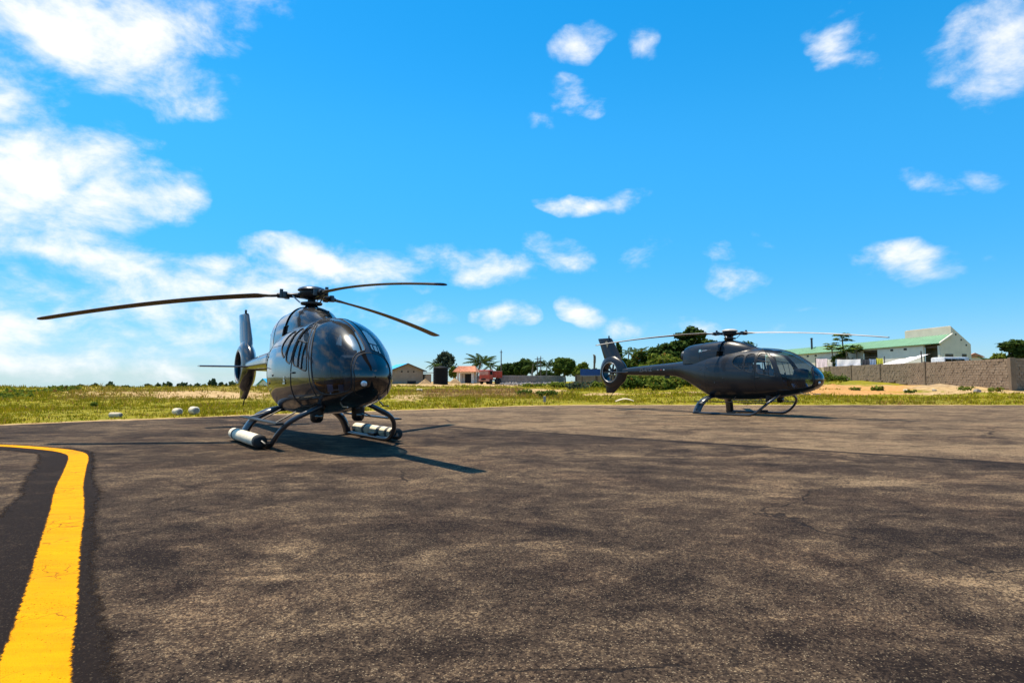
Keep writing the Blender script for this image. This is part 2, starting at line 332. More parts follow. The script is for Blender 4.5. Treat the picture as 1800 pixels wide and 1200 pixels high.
# ------------------------------------------------------------------ mesh helpers
def mesh_obj(name, V, F, mat, parent=None, smooth=False, normals=None, auto=None):
    me = bpy.data.meshes.new(name)
    me.from_pydata([tuple(map(float, v)) for v in V], [], [tuple(map(int, f)) for f in F])
    me.materials.append(MATS[mat])
    if smooth: me.polygons.foreach_set('use_smooth', [True]*len(me.polygons))
    me.update()
    if normals is not None: me.normals_split_custom_set_from_vertices([tuple(map(float, n)) for n in normals])
    elif auto is not None: me.set_sharp_from_angle(angle=R(auto))
    o = bpy.data.objects.new(name, me); COL.objects.link(o)
    if parent: o.parent = parent
    return o
def tag(o, label=None, cat=None, group=None, kind=None):
    if label: o['label'] = label
    if cat: o['category'] = cat
    if group: o['group'] = group
    if kind: o['kind'] = kind
    return o
def empty(name, loc, rz=0, **k):
    o = bpy.data.objects.new(name, None); COL.objects.link(o); o.location = loc; o.rotation_euler = (0,0,rz); o.empty_display_size = .3
    return tag(o, **k)
class G:
    """collects geometry for one mesh"""
    def __init__(s): s.V = []; s.F = []
    def add(s, V, F):
        k = len(s.V); s.V += [tuple(v) for v in V]; s.F += [tuple(i+k for i in f) for f in F]; return s
    def box(s, c, d, rot=None):
        x, y, z = d[0]/2, d[1]/2, d[2]/2
        V = [Vector(v) for v in ((-x,-y,-z),(x,-y,-z),(x,y,-z),(-x,y,-z),(-x,-y,z),(x,-y,z),(x,y,z),(-x,y,z))]
        if rot is not None: V = [rot @ v for v in V]
        V = [v + Vector(c) for v in V]
        return s.add(V, [(0,3,2,1),(4,5,6,7),(0,1,5,4),(1,2,6,5),(2,3,7,6),(3,0,4,7)])
    def bbox(s, c, d, bev=.02, rot=None):
        """box with chamfered vertical and horizontal edges"""
        bm = bmesh.new(); bmesh.ops.create_cube(bm, size=1); bmesh.ops.scale(bm, vec=d, verts=bm.verts)
        bmesh.ops.bevel(bm, geom=bm.edges[:], offset=bev, segments=2, affect='EDGES', profile=.6)
        M = (rot.to_4x4() if rot is not None else Matrix.Identity(4)); M = Matrix.Translation(c) @ M
        bm.transform(M); bm.verts.index_update(); V = [v.co[:] for v in bm.verts]; F = [[v.index for v in f.verts] for f in bm.faces]; bm.free(); return s.add(V, F)
    def tube(s, P, r, n=8, cap=True, flat=None, up=None):
        """r: radius or list of radii; flat: (width factor, height factor) of section"""
        P = [Vector(p) for p in P]; k = len(P); rs = r if hasattr(r, '__len__') else [r]*k
        fw, fh = flat or (1, 1); rings = []; prev = Vector(up) if up else None
        for i, p in enumerate(P):
            t = (P[min(i+1, k-1)] - P[max(i-1, 0)]).normalized()
            if prev is None: prev = Vector((0,0,1)) if abs(t.z) < .9 else Vector((1,0,0))
            u = (prev - t*prev.dot(t)).normalized(); v = t.cross(u); prev = u
            rings.append([p + (u*math.cos(a)*fh + v*math.sin(a)*fw)*rs[i] for a in [2*math.pi*j/n for j in range(n)]])
        V = [q for g in rings for q in g]; F = []
        for i in range(k-1):
            for j in range(n):
                F.append((i*n+j, i*n+(j+1)%n, (i+1)*n+(j+1)%n, (i+1)*n+j))
        if cap: F.append(tuple(reversed(range(n)))); F.append(tuple((k-1)*n+j for j in range(n)))
        return s.add(V, F)
    def lathe(s, prof, c=(0,0,0), n=24, axis='z', M=None):
        """prof: (radius, height) pairs"""
        V = []; F = []
        for r, h in prof:
            for j in range(n):
                a = 2*math.pi*j/n; v = Vector((r*math.cos(a), r*math.sin(a), h))
                if axis == 'x': v = Vector((v.z, v.x, v.y))
                if axis == 'y': v = Vector((v.x, v.z, v.y))
                if M is not None: v = M @ v
                V.append(v + Vector(c))
        for i in range(len(prof)-1):
            for j in range(n): F.append((i*n+j, i*n+(j+1)%n, (i+1)*n+(j+1)%n, (i+1)*n+j))
        return s.add(V, F)
    def prism(s, poly, d, c=(0,0,0)):
        """poly: points in 3D (closed planar), extruded by vector d"""
        k = len(poly); P = [Vector(p)+Vector(c) for p in poly]; D = Vector(d)
        return s.add(P + [p+D for p in P], [tuple(range(k)), tuple(reversed(range(k, 2*k)))] + [(i, i+k, (i+1)%k+k, (i+1)%k) for i in range(k)])
    def quad(s, *p): return s.add(p, [tuple(range(len(p)))])
    def build(s, name, mat, parent=None, smooth=False, auto=35):
        o = mesh_obj(name, s.V, s.F, mat, parent, smooth, auto=auto if smooth else None)
        bm = bmesh.new(); bm.from_mesh(o.data); bmesh.ops.recalc_face_normals(bm, faces=bm.faces); bm.to_mesh(o.data); bm.free()
        if smooth and auto: o.data.set_sharp_from_angle(angle=R(auto))
        return o
def spline(P, n=8):
    """Catmull-Rom through points"""
    P = [Vector(p) for p in P]; out = []
    for i in range(len(P)-1):
        a, b, c, d = P[max(i-1,0)], P[i], P[i+1], P[min(i+2, len(P)-1)]
        for j in range(n):
            t = j/n; out.append(.5*((2*b) + (c-a)*t + (2*a-5*b+4*c-d)*t*t + (3*b-a-3*c+d)*t**3))
    return out + [P[-1]]
def pchip(xs, ys):
    xs = np.array(xs, float); ys = np.array(ys, float); h = np.diff(xs); d = np.diff(ys)/h; m = np.zeros_like(xs)
    for i in range(1, len(xs)-1):
        if d[i-1]*d[i] > 0:
            w1 = 2*h[i]+h[i-1]; w2 = h[i]+2*h[i-1]; m[i] = (w1+w2)/(w1/d[i-1]+w2/d[i])
    m[0] = d[0]; m[-1] = d[-1]
    def f(x):
        x = np.clip(np.asarray(x, float), xs[0], xs[-1]); i = np.clip(np.searchsorted(xs, x)-1, 0, len(h)-1); t = (x-xs[i])/h[i]
        return (1+2*t)*(1-t)**2*ys[i] + t*(1-t)**2*h[i]*m[i] + t*t*(3-2*t)*ys[i+1] + t*t*(t-1)*h[i]*m[i+1]
    return f
def text_obj(name, txt, size, mat, parent, M, extrude=.002):
    cu = bpy.data.curves.new(name, 'FONT'); cu.body = txt; cu.size = size; cu.extrude = extrude; cu.align_x = 'CENTER'; cu.align_y = 'CENTER'
    t = bpy.data.objects.new(name, cu); COL.objects.link(t); bpy.context.view_layer.update()
    me = bpy.data.meshes.new_from_object(t.evaluated_get(bpy.context.evaluated_depsgraph_get())); bpy.data.objects.remove(t)
    me.transform(M); me.materials.clear(); me.materials.append(MATS[mat])
    o = bpy.data.objects.new(name, me); COL.objects.link(o); o.parent = parent; return o

# ------------------------------------------------------------------ setting: ground, apron, markings
EDGE = np.array([(-70,-42),(-45,-16),(-32,-2.6),(-20,9.3),(-13.4,15.7),(-11.6,17.6),(-8.4,20.6),(-4.7,23.6),(-1.2,26.3),(.9,28.4),(3.2,29.1),(11.1,29.2),(24.9,29.2),(45,29.4),(90,30)], float)
def smooth_noise1(t, seed, amp):
    r = np.random.default_rng(seed); v = 0
    for k in range(5): v = v + amp/(1.6**k)*np.sin(t*(.7*1.9**k) + r.uniform(0, 6.28))
    return v
def densify(P, step):
    out = []
    for a, b in zip(P[:-1], P[1:]):
        n = max(1, int(np.linalg.norm(b-a)/step)); out += [a+(b-a)*i/n for i in range(n)]
    return np.array(out + [P[-1]])
edge_d = densify(EDGE, .3); tt = np.arange(len(edge_d))*.3
edge_d[:,1] += smooth_noise1(tt, 1, .15) + rng.normal(0, .03, len(tt)); edge_d[:,0] += smooth_noise1(tt, 2, .10)
apron_poly = np.vstack([edge_d, [(90,-60),(-70,-60)]])
def edge_dist(x, y):
    """signed distance to the apron edge, positive on the grass"""
    p = np.stack([x, y], -1); best = np.full(x.shape, 1e9); sgn = np.zeros(x.shape)
    for a, b in zip(EDGE[:-1], EDGE[1:]):
        ab = b-a; t = np.clip(((p-a)@ab)/(ab@ab), 0, 1); q = a + t[...,None]*ab; dd = np.linalg.norm(p-q, axis=-1)
        cr = ab[0]*(p[...,1]-a[1]) - ab[1]*(p[...,0]-a[0]); m = dd < best - 1e-9
        sgn = np.where(m, np.sign(cr), sgn); best = np.where(m, dd, best)
    return best*np.where(sgn == 0, 1, sgn)
def vnoise(x, y, s, seed=0):
    """cheap value noise"""
    r = np.random.default_rng(seed); T = r.random((64,64)); x = x/s; y = y/s; i = np.floor(x).astype(int); j = np.floor(y).astype(int); fx = x-i; fy = y-j
    fx = fx*fx*(3-2*fx); fy = fy*fy*(3-2*fy); g = lambda a, b: T[a % 64, b % 64]
    return (g(i,j)*(1-fx)+g(i+1,j)*fx)*(1-fy) + (g(i,j+1)*(1-fx)+g(i+1,j+1)*fx)*fy - .5
zl = pchip([0,22,30,40,50,58,66,80,110,180,400,1000,3000,9000],[0,0,.05,.14,.36,.52,.4,-.1,-1.2,-3.4,-7,-15,-40,-100])
zm_ = pchip([0,26,36,46,60,80,100,130,200,400,6000],[0,0,.08,.24,.34,.52,.72,1.05,1.15,1.0,-2])
zr = pchip([0,29,35,44,60,80,110,200,400,6000],[0,0,.13,.45,.85,1.3,1.7,1.9,1.5,-2])
def height(x, y):
    x = np.asarray(x, float); y = np.asarray(y, float)
    d = np.hypot(x, y)*.97; u = np.arctan2(x, np.maximum(y, 1e-3)); d = np.where(y > 5, y, d)
    wl = 1-np.clip((u+.42)/.16, 0, 1); wl = wl*wl*(3-2*wl); wr = np.clip((u-.10)/.25, 0, 1); wr = wr*wr*(3-2*wr)
    z = zl(d)*wl + zr(d)*wr + zm_(d)*np.clip(1-wl-wr, 0, 1)
    e = edge_dist(x, y); k = np.clip(e/5, 0, 1); k2 = np.clip(e/1.2, 0, 1)
    z = z*k + (vnoise(x, y, 5.5, 1)*.30 + vnoise(x, y, 2.1, 2)*.13)*np.clip(e/9, 0, 1)*np.clip(d/45, .3, 1.3) + .05*k2 + vnoise(x, y, .7, 3)*.05*k2
    return np.where(e < 0, np.maximum(-.12, e*.6-.012), z - .012*(1-k2))
def hz(x, y): return float(height(np.array([x]), np.array([y]))[0])
def zone(u, d, u0, u1, d0, d1, su=.03, sdd=.12):
    return 1/(1+np.exp(-(u-u0)/su*3))*1/(1+np.exp((u-u1)/su*3))*1/(1+np.exp(-(d-d0)/(sdd*d0)*3))*1/(1+np.exp((d-d1)/(sdd*d1)*3))
def masks(x, y):
    y_ = np.maximum(y, 1e-3); u = x/y_; d = y_; e = edge_dist(x, y)
    s = np.maximum.reduce([.86*zone(u,d,-.60,-.40,35,47), .55*zone(u,d,-.78,-.55,38,50), .75*zone(u,d,-.21,-.14,31,44), .95*zone(u,d,-.22,.06,76,96,.03,.05), .9*zone(u,d,.02,.10,50,60,.02,.05), .85*zone(u,d,.10,.33,40,42.5,.03,.03),
        (.42+.5*(vnoise(x, y, 2.2, 31)+.5))*zone(u,d,.46,1.1,41,62,.03,.05), .8*zone(u,d,.46,1.1,40,43,.03,.02), .7*zone(u,d,.36,.50,39,46,.02,.05), .8*zone(u,d,-.22,.05,96,125,.03,.05)])
    s = np.maximum(s, np.clip(1.2-np.abs(e-.12)/.35, 0, 1)*np.where(e > -.3, .95, 0))
    o = np.clip(zone(u,d,.46,.66,40,56,.03,.06)*1.3, 0, 1); dry = np.clip(zone(u,d,-.16,.07,38,60)*1.1 + .5*zone(u,d,-.75,-.4,33,55) + .6*zone(u,d,.6,.75,29,31), 0, 1)
    s = np.where(y < 2, .15, s)
    return s, o, dry
az = np.concatenate([np.linspace(-math.pi, -.86, 60, endpoint=False), np.linspace(-.86, .86, 620), np.linspace(.86, math.pi, 61)[1:-1]])
rad = np.concatenate([np.linspace(6, 75, 300), np.geomspace(75.6, 9000, 110)])
A, Rr = np.meshgrid(az, rad); X = (Rr*np.sin(A)).ravel(); Y = (Rr*np.cos(A)).ravel(); Z = height(X, Y)
na, nr = len(az), len(rad)
idx = np.arange(na*nr).reshape(nr, na); nxt = np.roll(idx, -1, 1)
Fq = np.stack([idx[:-1], nxt[:-1], nxt[1:], idx[1:]], -1).reshape(-1, 4)[:, ::-1]
def np_mesh(name, V, F, k, mat, attrs=None, smooth=False):
    me = bpy.data.meshes.new(name); me.vertices.add(len(V)); me.vertices.foreach_set('co', np.ascontiguousarray(V, dtype=np.float32).ravel())
    n = len(F); me.loops.add(n*k); me.loops.foreach_set('vertex_index', np.ascontiguousarray(F, dtype=np.int32).ravel())
    me.polygons.add(n); me.polygons.foreach_set('loop_start', np.arange(0, n*k, k, dtype=np.int32))
    if smooth: me.polygons.foreach_set('use_smooth', np.ones(n, dtype=bool))
    me.update(calc_edges=True); me.validate()
    for a, v in (attrs or {}).items():
        at = me.attributes.new(a, 'FLOAT', 'POINT'); at.data.foreach_set('value', np.ascontiguousarray(v, dtype=np.float32))
    me.materials.append(MATS[mat]); o = bpy.data.objects.new(name, me); COL.objects.link(o); return o
s_, o_, d_ = masks(X, Y)
ground = np_mesh('ground', np.stack([X,Y,Z], -1), Fq, 4, 'ground_grass_sand', dict(sand=s_, orange=o_, dry=d_), True)
tag(ground, 'grassy sandy airfield ground rising gently away from the apron', 'ground', kind='structure')
gp = mesh_obj('apron', [(x, y, 0) for x, y in apron_poly], [tuple(range(len(apron_poly)))], 'asphalt')
if gp.data.polygons[0].normal.z < 0: gp.data.flip_normals()
tag(gp, 'worn brown black asphalt apron under both helicopters', 'apron', kind='structure')

# yellow guide line with the old black paint either side of it
cl = np.array(spline([(.6,-1.2,0),(-.75,.85,0),(-1.79,2.31,0),(-2.15,2.83,0),(-2.74,3.67,0),(-3.84,5.24,0),(-4.87,6.68,0),(-5.80,8.05,0),(-6.32,8.80,0),(-6.74,9.34,0),(-7.18,9.74,0),(-7.62,10.02,0),(-8.36,10.38,0),(-9.05,10.63,0),(-12,11.5,0),(-20,13.0,0)], 14))[:, :2]
def strip(name, cl, wl, wr, z, mat, seed, amp, lab, cat):
    cl = densify(cl, .05); t = np.gradient(cl, axis=0); t /= np.linalg.norm(t, axis=1)[:,None]; n = np.stack([-t[:,1], t[:,0]], -1)
    s = np.concatenate([[0], np.cumsum(np.linalg.norm(np.diff(cl, axis=0), axis=1))])
    r = np.random.default_rng(seed); jag = lambda k, a: sum(a/(1.9**i)*np.sin(s*(1.3*2.1**i)+r.uniform(0,6.28)) for i in range(k)) + r.normal(0, a*.05, len(s))
    Lp = cl + n*(wl + jag(6, amp))[:,None]; Rp = cl - n*(wr + jag(6, amp))[:,None]
    k = len(cl); cols = np.array((0,.12,.3,.5,.7,.88,1)); ev = (0,.55,1,1,1,.55,0)
    V = [(*(Lp[i]*(1-c)+Rp[i]*c), z) for c in cols for i in range(k)]; F = [(j*k+i, (j+1)*k+i, (j+1)*k+i+1, j*k+i+1) for j in range(len(cols)-1) for i in range(k-1)]
    o = mesh_obj(name, V, F, mat)
    if o.data.polygons[0].normal.z < 0: o.data.flip_normals()
    at_ = o.data.attributes.new('edge', 'FLOAT', 'POINT'); at_.data.foreach_set('value', [e for e in ev for _ in range(k)])
    return tag(o, lab, cat, kind='structure')
strip('old_line_border', cl, .50, .27, .004, 'old_black_paint', 5, .03, 'dark worn black paint band along both sides of the yellow line', 'painted line')
strip('yellow_line', cl, .126, .126, .008, 'yellow_paint', 6, .004, 'broad yellow guide line curving across the asphalt', 'painted line')

# ------------------------------------------------------------------ helicopter
XN = 3.2
def a_of(x): return math.sqrt(max(0, (XN-x)*2)) if x > XN-.5 else XN+.5-x
def x_of(a): return XN-.5*a*a if a < 1 else XN+.5-a
def tab(pts): xs = sorted(pts, key=lambda p: -p[0]); return pchip([a_of(p[0]) for p in xs], [p[1] for p in xs])
TOP = tab([(3.2,1.2),(3.18,1.315),(3.03,1.51),(2.81,1.735),(2.5,1.955),(2.15,2.12),(1.74,2.225),(1.2,2.275),(.5,2.27),(-.3,2.2),(-1.0,2.08),(-1.8,1.93),(-2.3,1.88),(-3.5,1.80),(-4.95,1.70)])
BOT = tab([(3.2,1.2),(3.18,1.10),(3.07,.97),(2.86,.86),(2.59,.765),(2.11,.665),(1.25,.55),(.34,.51),(-.3,.505),(-.6,.56),(-.9,.70),(-1.42,.97),(-2.04,1.27),(-2.35,1.345),(-3.5,1.385),(-4.95,1.42)])
WID = tab([(3.2,0),(3.18,.115),(3.03,.335),(2.81,.475),(2.59,.57),(2.15,.675),(1.7,.73),(1.0,.755),(.3,.75),(-.4,.70),(-.9,.60),(-1.42,.46),(-2.04,.31),(-2.35,.27),(-3.5,.205),(-4.95,.145)])
ZMX = tab([(3.2,1.2),(2.5,1.2),(1.5,1.23),(0,1.3),(-1,1.42),(-2,1.6),(-2.35,1.61),(-4.95,1.56)])
NU, NL = 2.25, 2.5
def surf(a, t):
    """a: along the body from the nose, t: 0 top .. pi bottom; arrays; returns x, y>=0, z"""
    a = np.asarray(a, float); t = np.asarray(t, float)
    x = np.where(a < 1, XN-.5*a*a, XN+.5-a); zm = ZMX(a); w_ = WID(a); n = np.where(t < math.pi/2, NU, NL)
    c = np.cos(t); s = np.clip(np.sin(t), 0, 1)
    h = np.where(c > 0, TOP(a)-zm, zm-BOT(a))
    return np.stack([x, w_*s**(2/n), zm + np.sign(c)*h*np.abs(c)**(2/n)], -1)
def snorm(a, t):
    e = 1e-3; t = np.clip(t, 2e-3, math.pi-2e-3); a = np.maximum(a, 4e-3)
    da = surf(a+e, t)-surf(a-e, t); dt = surf(a, t+e)-surf(a, t-e)
    n = np.cross(da, dt); n /= np.maximum(np.linalg.norm(n, axis=-1, keepdims=True), 1e-12)
    flip = np.sign(np.sum(n*np.stack([np.zeros_like(a), np.sin(t), np.cos(t)], -1), -1) + 1e-9); 
    nose = a < .05
    n = n*flip[...,None]; n[nose] = (1,0,0); return n
def f_xz(x, z):
    a = a_of(x); zm = float(ZMX(a)); h = float(TOP(a))-zm if z > zm else zm-float(BOT(a)); n = NU if z > zm else NL
    c = min(1, abs(z-zm)/h)**(n/2); t = math.acos(c); return (a, t if z > zm else math.pi-t)
def f_xy(x, y):
    a = a_of(x); return (a, math.asin(min(1, (y/float(WID(a)))**(NU/2))))
def f_yz(y, z):
    lo, hi = .02, 2.5
    for _ in range(40):
        a = (lo+hi)/2; zm = float(ZMX(a)); h = float(TOP(a))-zm if z > zm else zm-float(BOT(a)); n = NU if z > zm else NL
        if (y/float(WID(a)))**n + (abs(z-zm)/max(h, 1e-6))**n > 1: lo = a
        else: hi = a
    return f_xz(x_of(hi), z)
def chaikin(P, it=2):
    P = np.array(P, float)
    for _ in range(it):
        Q = np.roll(P, -1, 0); P = np.stack([.75*P+.25*Q, .25*P+.75*Q], 1).reshape(-1, 2)
    return P
def dens_closed(P, step): return densify(np.vstack([P, P[:1]]), step)[:-1]
PANEL = [(.001,1.575),(.12,1.56),(.21,1.51),(.265,1.41),(.28,1.2),(.27,1.05),(.22,.945),(.10,.905),(.001,.90)]
PY = {}
PY['wind_screen'] = chaikin([f_xy(x, .05) for x in np.linspace(1.25, 2.8, 14)] + [f_yz(y, z) for y, z in ((.05,1.62),(.14,1.60),(.245,1.53),(.30,1.42),(.315,1.2),(.305,1.06),(.31,.99))]
    + [f_xz(x, z) for x, z in ((2.86,.965),(2.72,.935),(2.50,.92),(2.36,.96),(2.25,1.12),(2.17,1.35),(2.06,1.65),(1.90,1.89),(1.78,2.01))] + [f_xy(1.62,.48), f_xy(1.46,.36), f_xy(1.31,.2)], 1)
PY['nose_panel'] = np.array([f_yz(y, z) for y, z in PANEL[:-1]] + [(f_yz(.10,.905)[0]+.02, math.pi-1e-4)] + [(.02, math.pi-1e-4), (.02, 1e-4)])
PY['door'] = chaikin([f_xz(x, z) for x, z in ((1.66,2.10),(1.835,1.92),(1.985,1.64),(2.085,1.34),(2.16,1.1),(2.24,.92),(2.15,.80),(1.85,.74),(1.5,.70),(1.33,.74),(1.315,1.0),(1.315,1.4),(1.315,1.8),(1.315,2.11),(1.38,2.15),(1.50,2.15))], 2)
PY['door_window'] = chaikin([f_xz(x, z) for x, z in ((1.355,2.075),(1.60,2.065),(1.73,1.94),(1.89,1.68),(1.995,1.43),(2.02,1.29),(1.85,1.32),(1.65,1.37),(1.355,1.415),(1.35,1.7))], 2)
PY['mid_window'] = chaikin([f_xz(x, z) for x, z in ((.935,2.075),(1.27,2.08),(1.275,1.75),(1.275,1.425),(1.1,1.46),(.935,1.51),(.93,1.8))], 2)
PY['rear_window'] = chaikin([f_xz(x, z) for x, z in ((.56,2.03),(.87,2.07),(.88,1.8),(.88,1.53),(.70,1.59),(.49,1.72),(.46,1.85))], 2)
TS = .8                                            # metres per radian, roughly
def inside(P, poly):
    x, y = P[:,0], P[:,1]; c = np.zeros(len(P), bool); j = len(poly)-1
    for i in range(len(poly)):
        xi, yi = poly[i]; xj, yj = poly[j]
        m = ((yi > y) != (yj > y)) & (x < (xj-xi)*(y-yi)/(yj-yi+1e-15)+xi); c ^= m; j = i
    return c
def build_shell():
    polys = {k: dens_closed(np.column_stack([p[:,0], p[:,1]*TS]), .045) for k, p in PY.items()}
    aend = a_of(-4.95)
    ga = np.concatenate([np.linspace(.02, 2.6, 54), np.linspace(2.65, 4.6, 32), np.linspace(4.72, aend, 40)])
    gt = np.linspace(0, math.pi*TS, 49)
    pts = [(a, t) for a in ga for t in gt]; P = np.array(pts)
    keep = np.ones(len(P), bool); onb = (np.abs(P[:,0]-.02) < 1e-6) | (np.abs(P[:,0]-aend) < 1e-6) | (P[:,1] < 1e-6) | (P[:,1] > math.pi*TS-1e-6)
    for q in polys.values():
        for c in q: keep &= (np.hypot(P[:,0]-c[0], P[:,1]-c[1]) > .022) | onb
    P = P[keep]; verts = [Vector(p) for p in P]; edges = []
    for q in polys.values():
        k = len(verts); q = np.column_stack([np.clip(q[:,0], .0201, aend), np.clip(q[:,1], 1e-5, math.pi*TS-1e-5)])
        verts += [Vector(p) for p in q]; edges += [(k+i, k+(i+1) % len(q)) for i in range(len(q))]
    vo, eo, fo, *_ = delaunay_2d_cdt(verts, edges, [], 0, 1e-6)
    V2 = np.array([v[:] for v in vo]); F = np.array([f for f in fo if len(f) == 3]); cen = V2[F].mean(1)
    lab = np.full(len(F), 'fuselage', dtype=object)
    for k in ('door', 'nose_panel', 'wind_screen', 'door_window', 'mid_window', 'rear_window'): lab[inside(cen, polys[k])] = k
    a, t = V2[:,0], V2[:,1]/TS
    return surf(a, t), snorm(a, t), F, lab
SHELL = build_shell()
def shell_part(name, keys, side, mat, parent, inset=0.):
    P, N, F, lab = SHELL; sel = F[np.isin(lab, keys)]; V = []; NN = []; FF = []; k = 0
    for sgn in side:
        used = np.unique(sel); rm = {u: i+k for i, u in enumerate(used)}; S = np.array((1, sgn, 1))
        V += list((P[used]-N[used]*inset)*S); NN += list(N[used]*S)
        for f in sel:
            p = [rm[i] for i in f]; q = [V[i] for i in p]; n = np.cross(q[1]-q[0], q[2]-q[0])
            if n @ (NN[p[0]]+NN[p[1]]+NN[p[2]]) < 0: p = p[::-1]
            FF.append(p)
        k = len(V)
    return mesh_obj(name, V, FF, mat, parent, True, NN)
def seam(G_, poly, side, r=.011, closed=True, lift=0., n=6):
    q = np.array(poly); q = dens_closed(q, .05) if closed else densify(q, .05)
    a = np.maximum(q[:,0], .03); t = np.clip(q[:,1], 1e-3, math.pi-1e-3)
    P = surf(a, t) + snorm(a, t)*lift; P = P*np.array((1, side, 1))
    if closed: P = np.vstack([P, P[:1]])
    G_.tube(P, r, n, cap=not closed)
CT = pchip([-1.78,-1.6,-1.1,-.45,.05,.5,.76,.98,1.28],[2.42,2.49,2.55,2.595,2.61,2.525,2.43,2.33,2.268])
CW = pchip([-1.78,-1.4,-.8,-.2,.3,.7,1.0,1.28],[.33,.42,.475,.48,.46,.38,.26,.06])
def cowl_pt(x, th):
    h = float(CT(x))-1.80; c, s = math.cos(th), math.sin(th); n = 2.7
    return Vector((x, math.copysign(float(CW(x))*abs(s)**(2/n), s), 1.80 + h*max(0, c)**(2/n)))
def cowl_y(x, z):
    h = float(CT(x))-1.80; return float(CW(x))*(1-min(1, (z-1.8)/h)**2.7)**(1/2.7)

def helicopter(loc, yaw, paint, blades, floats, label, lettered):
    T = empty('helicopter', (loc[0], loc[1], 0), yaw, label=label, cat='helicopter', group='helicopters parked on the apron')
    shell_part('fuselage', ['fuselage'], (1,-1), paint, T)
    g = G(); g.lathe([(.02,0),(.0,.002)], (XN-.0012,0,1.2), 12, 'x'); 
    npnl = shell_part('nose_panel', ['nose_panel'], (1,-1), 'black_gloss', T, -.006)
    shell_part('wind_screen', ['wind_screen'], (1,), 'canopy_glass', T, .004); shell_part('wind_screen', ['wind_screen'], (-1,), 'canopy_glass', T, .004)
    for sd_ in (1,-1):
        g = G(); seam(g, PY['wind_screen'], sd_, .009); g.build('screen_gasket', 'black_rubber', T, True, 80)
        g = G(); seam(g, [f_yz(y, z) for y, z in PANEL[:-1]], sd_, .008, closed=False, lift=.004); g.build('panel_joint', 'black_rubber', npnl, True, 80)
    # landing light on the nose panel, small pitot tubes
    for (y, z, r_) in ((-.16,1.10,.05),):
        a, t = f_yz(abs(y), z); p = surf(np.array([a]), np.array([t]))[0]*np.array((1, np.sign(y) or 1, 1)); n = snorm(np.array([a]), np.array([t]))[0]*np.array((1, np.sign(y), 1))
        M = Vector(n).to_track_quat('Z', 'Y').to_matrix(); g = G(); g.lathe([(r_*1.25,-.01),(r_*1.25,.012),(r_,.016)], p, 16, M=M); lb = g.build('landing_light', 'black_metal', T)
        g = G(); g.lathe([(r_,.012),(r_*.8,.026),(r_*.4,.034),(.001,.036)], p, 16, M=M); g.build('lens', 'lamp_lens', lb, True)
    for y in (-.33,.33):
        g = G(); g.tube([(2.62,y,.80),(2.75,y*1.03,.735),(2.95,y*1.03,.735)], .011, 6); g.build('pitot_tube', 'steel', T)
    for sd_ in (1,-1):
        d = shell_part('door', ['door'], (sd_,), paint, T, .002)
        g = G(); seam(g, PY['door'], sd_, .0075); g.build('door_seal', 'black_rubber', d, True, 80)
        shell_part('door_window', ['door_window'], (sd_,), 'tinted_glass', d, .008)
        g = G(); seam(g, PY['door_window'], sd_, .008)
        g.build('window_gasket', 'black_rubber', d, True, 80)
        g = G()                                    # sliding vent frame in the door window
        seam(g, [f_xz(x, 1.845-.10*(x-1.37)/.6) for x in np.linspace(1.365,1.79,8)], sd_, .013, closed=False)
        seam(g, [f_xz(1.55+.09*k, 1.80-.42*k) for k in np.linspace(0,1,6)], sd_, .011, closed=False)
        seam(g, [f_xz(1.76+.04*k, 1.77-.43*k) for k in np.linspace(0,1,6)], sd_, .009, closed=False)
        g.build('vent_frame', 'black_rubber', d, True, 80); g = G()
        a, t = f_xz(1.42, 1.28); p = surf(np.array([a]), np.array([t]))[0]*np.array((1,sd_,1)); g = G(); g.bbox((p[0], p[1]+.012*sd_, p[2]), (.15,.025,.03), .008); g.build('handle', 'dark_grey_metal', d)
        for nm in ('mid_window', 'rear_window'):
            wv = shell_part('side_window', [nm], (sd_,), 'tinted_glass', T, .008); g = G(); seam(g, PY[nm], sd_, .008); g.build('window_gasket', 'black_rubber', wv, True, 80)
    for sd_ in (1,-1):                             # panel joints on the rear fuselage, fuel cap, hinge screws
        for x0, r_ in ((-.62,.004),(-2.3,.006)):
            g = G(); seam(g, [(a_of(x0), t) for t in np.linspace(.02, math.pi-.02, 30)], sd_, r_, closed=False); g.build('panel_joint', 'black_rubber', T, True, 80)
        g = G(); seam(g, [f_xz(x, 1.80) for x in np.linspace(-.6,.35,14)], sd_, .004, closed=False); g.build('panel_joint', 'black_rubber', T, True, 80)
    for x, z in ((-.55,1.62),(-.82,1.58),(-.9,1.02),(-1.05,1.02),(-.2,1.1),(.15,1.25)):
        a, t = f_xz(x, z); p = surf(np.array([a]), np.array([t]))[0]
        g = G(); g.lathe([(.026,0),(.022,.012),(.001,.016)], (p[0], -p[1], p[2]), 10, M=Matrix.Rotation(math.pi/2, 3, 'X')); g.build('fuselage_fastener', 'dark_grey_metal', T, True)
    # cowling
    g = G(); xs = np.concatenate([np.linspace(-1.78,-1.6,4), np.linspace(-1.5,1.28,44)]); n = 36; V = []; F = []
    for x in xs: V += [cowl_pt(x, -math.pi/2 + math.pi*j/n) for j in range(n+1)]
    for i in range(len(xs)-1):
        for j in range(n): k = i*(n+1)+j; F.append((k, k+n+1, k+n+2, k+1))
    F.append(tuple(range(n+1))); g.add(V, F); cw = g.build('engine_cowling', paint, T, True, 50)
    g = G(); g.tube([cowl_pt(-.14+.03*math.cos(q), q)*1.0005 for q in np.linspace(-1.5,1.5,40)], .022, 6); g.build('cowling_joint', 'void_black', cw)
    g = G(); g.tube([cowl_pt(-.95, q) for q in np.linspace(-1.5,1.5,40)], .006, 6); g.build('cowling_joint', 'black_rubber', cw)
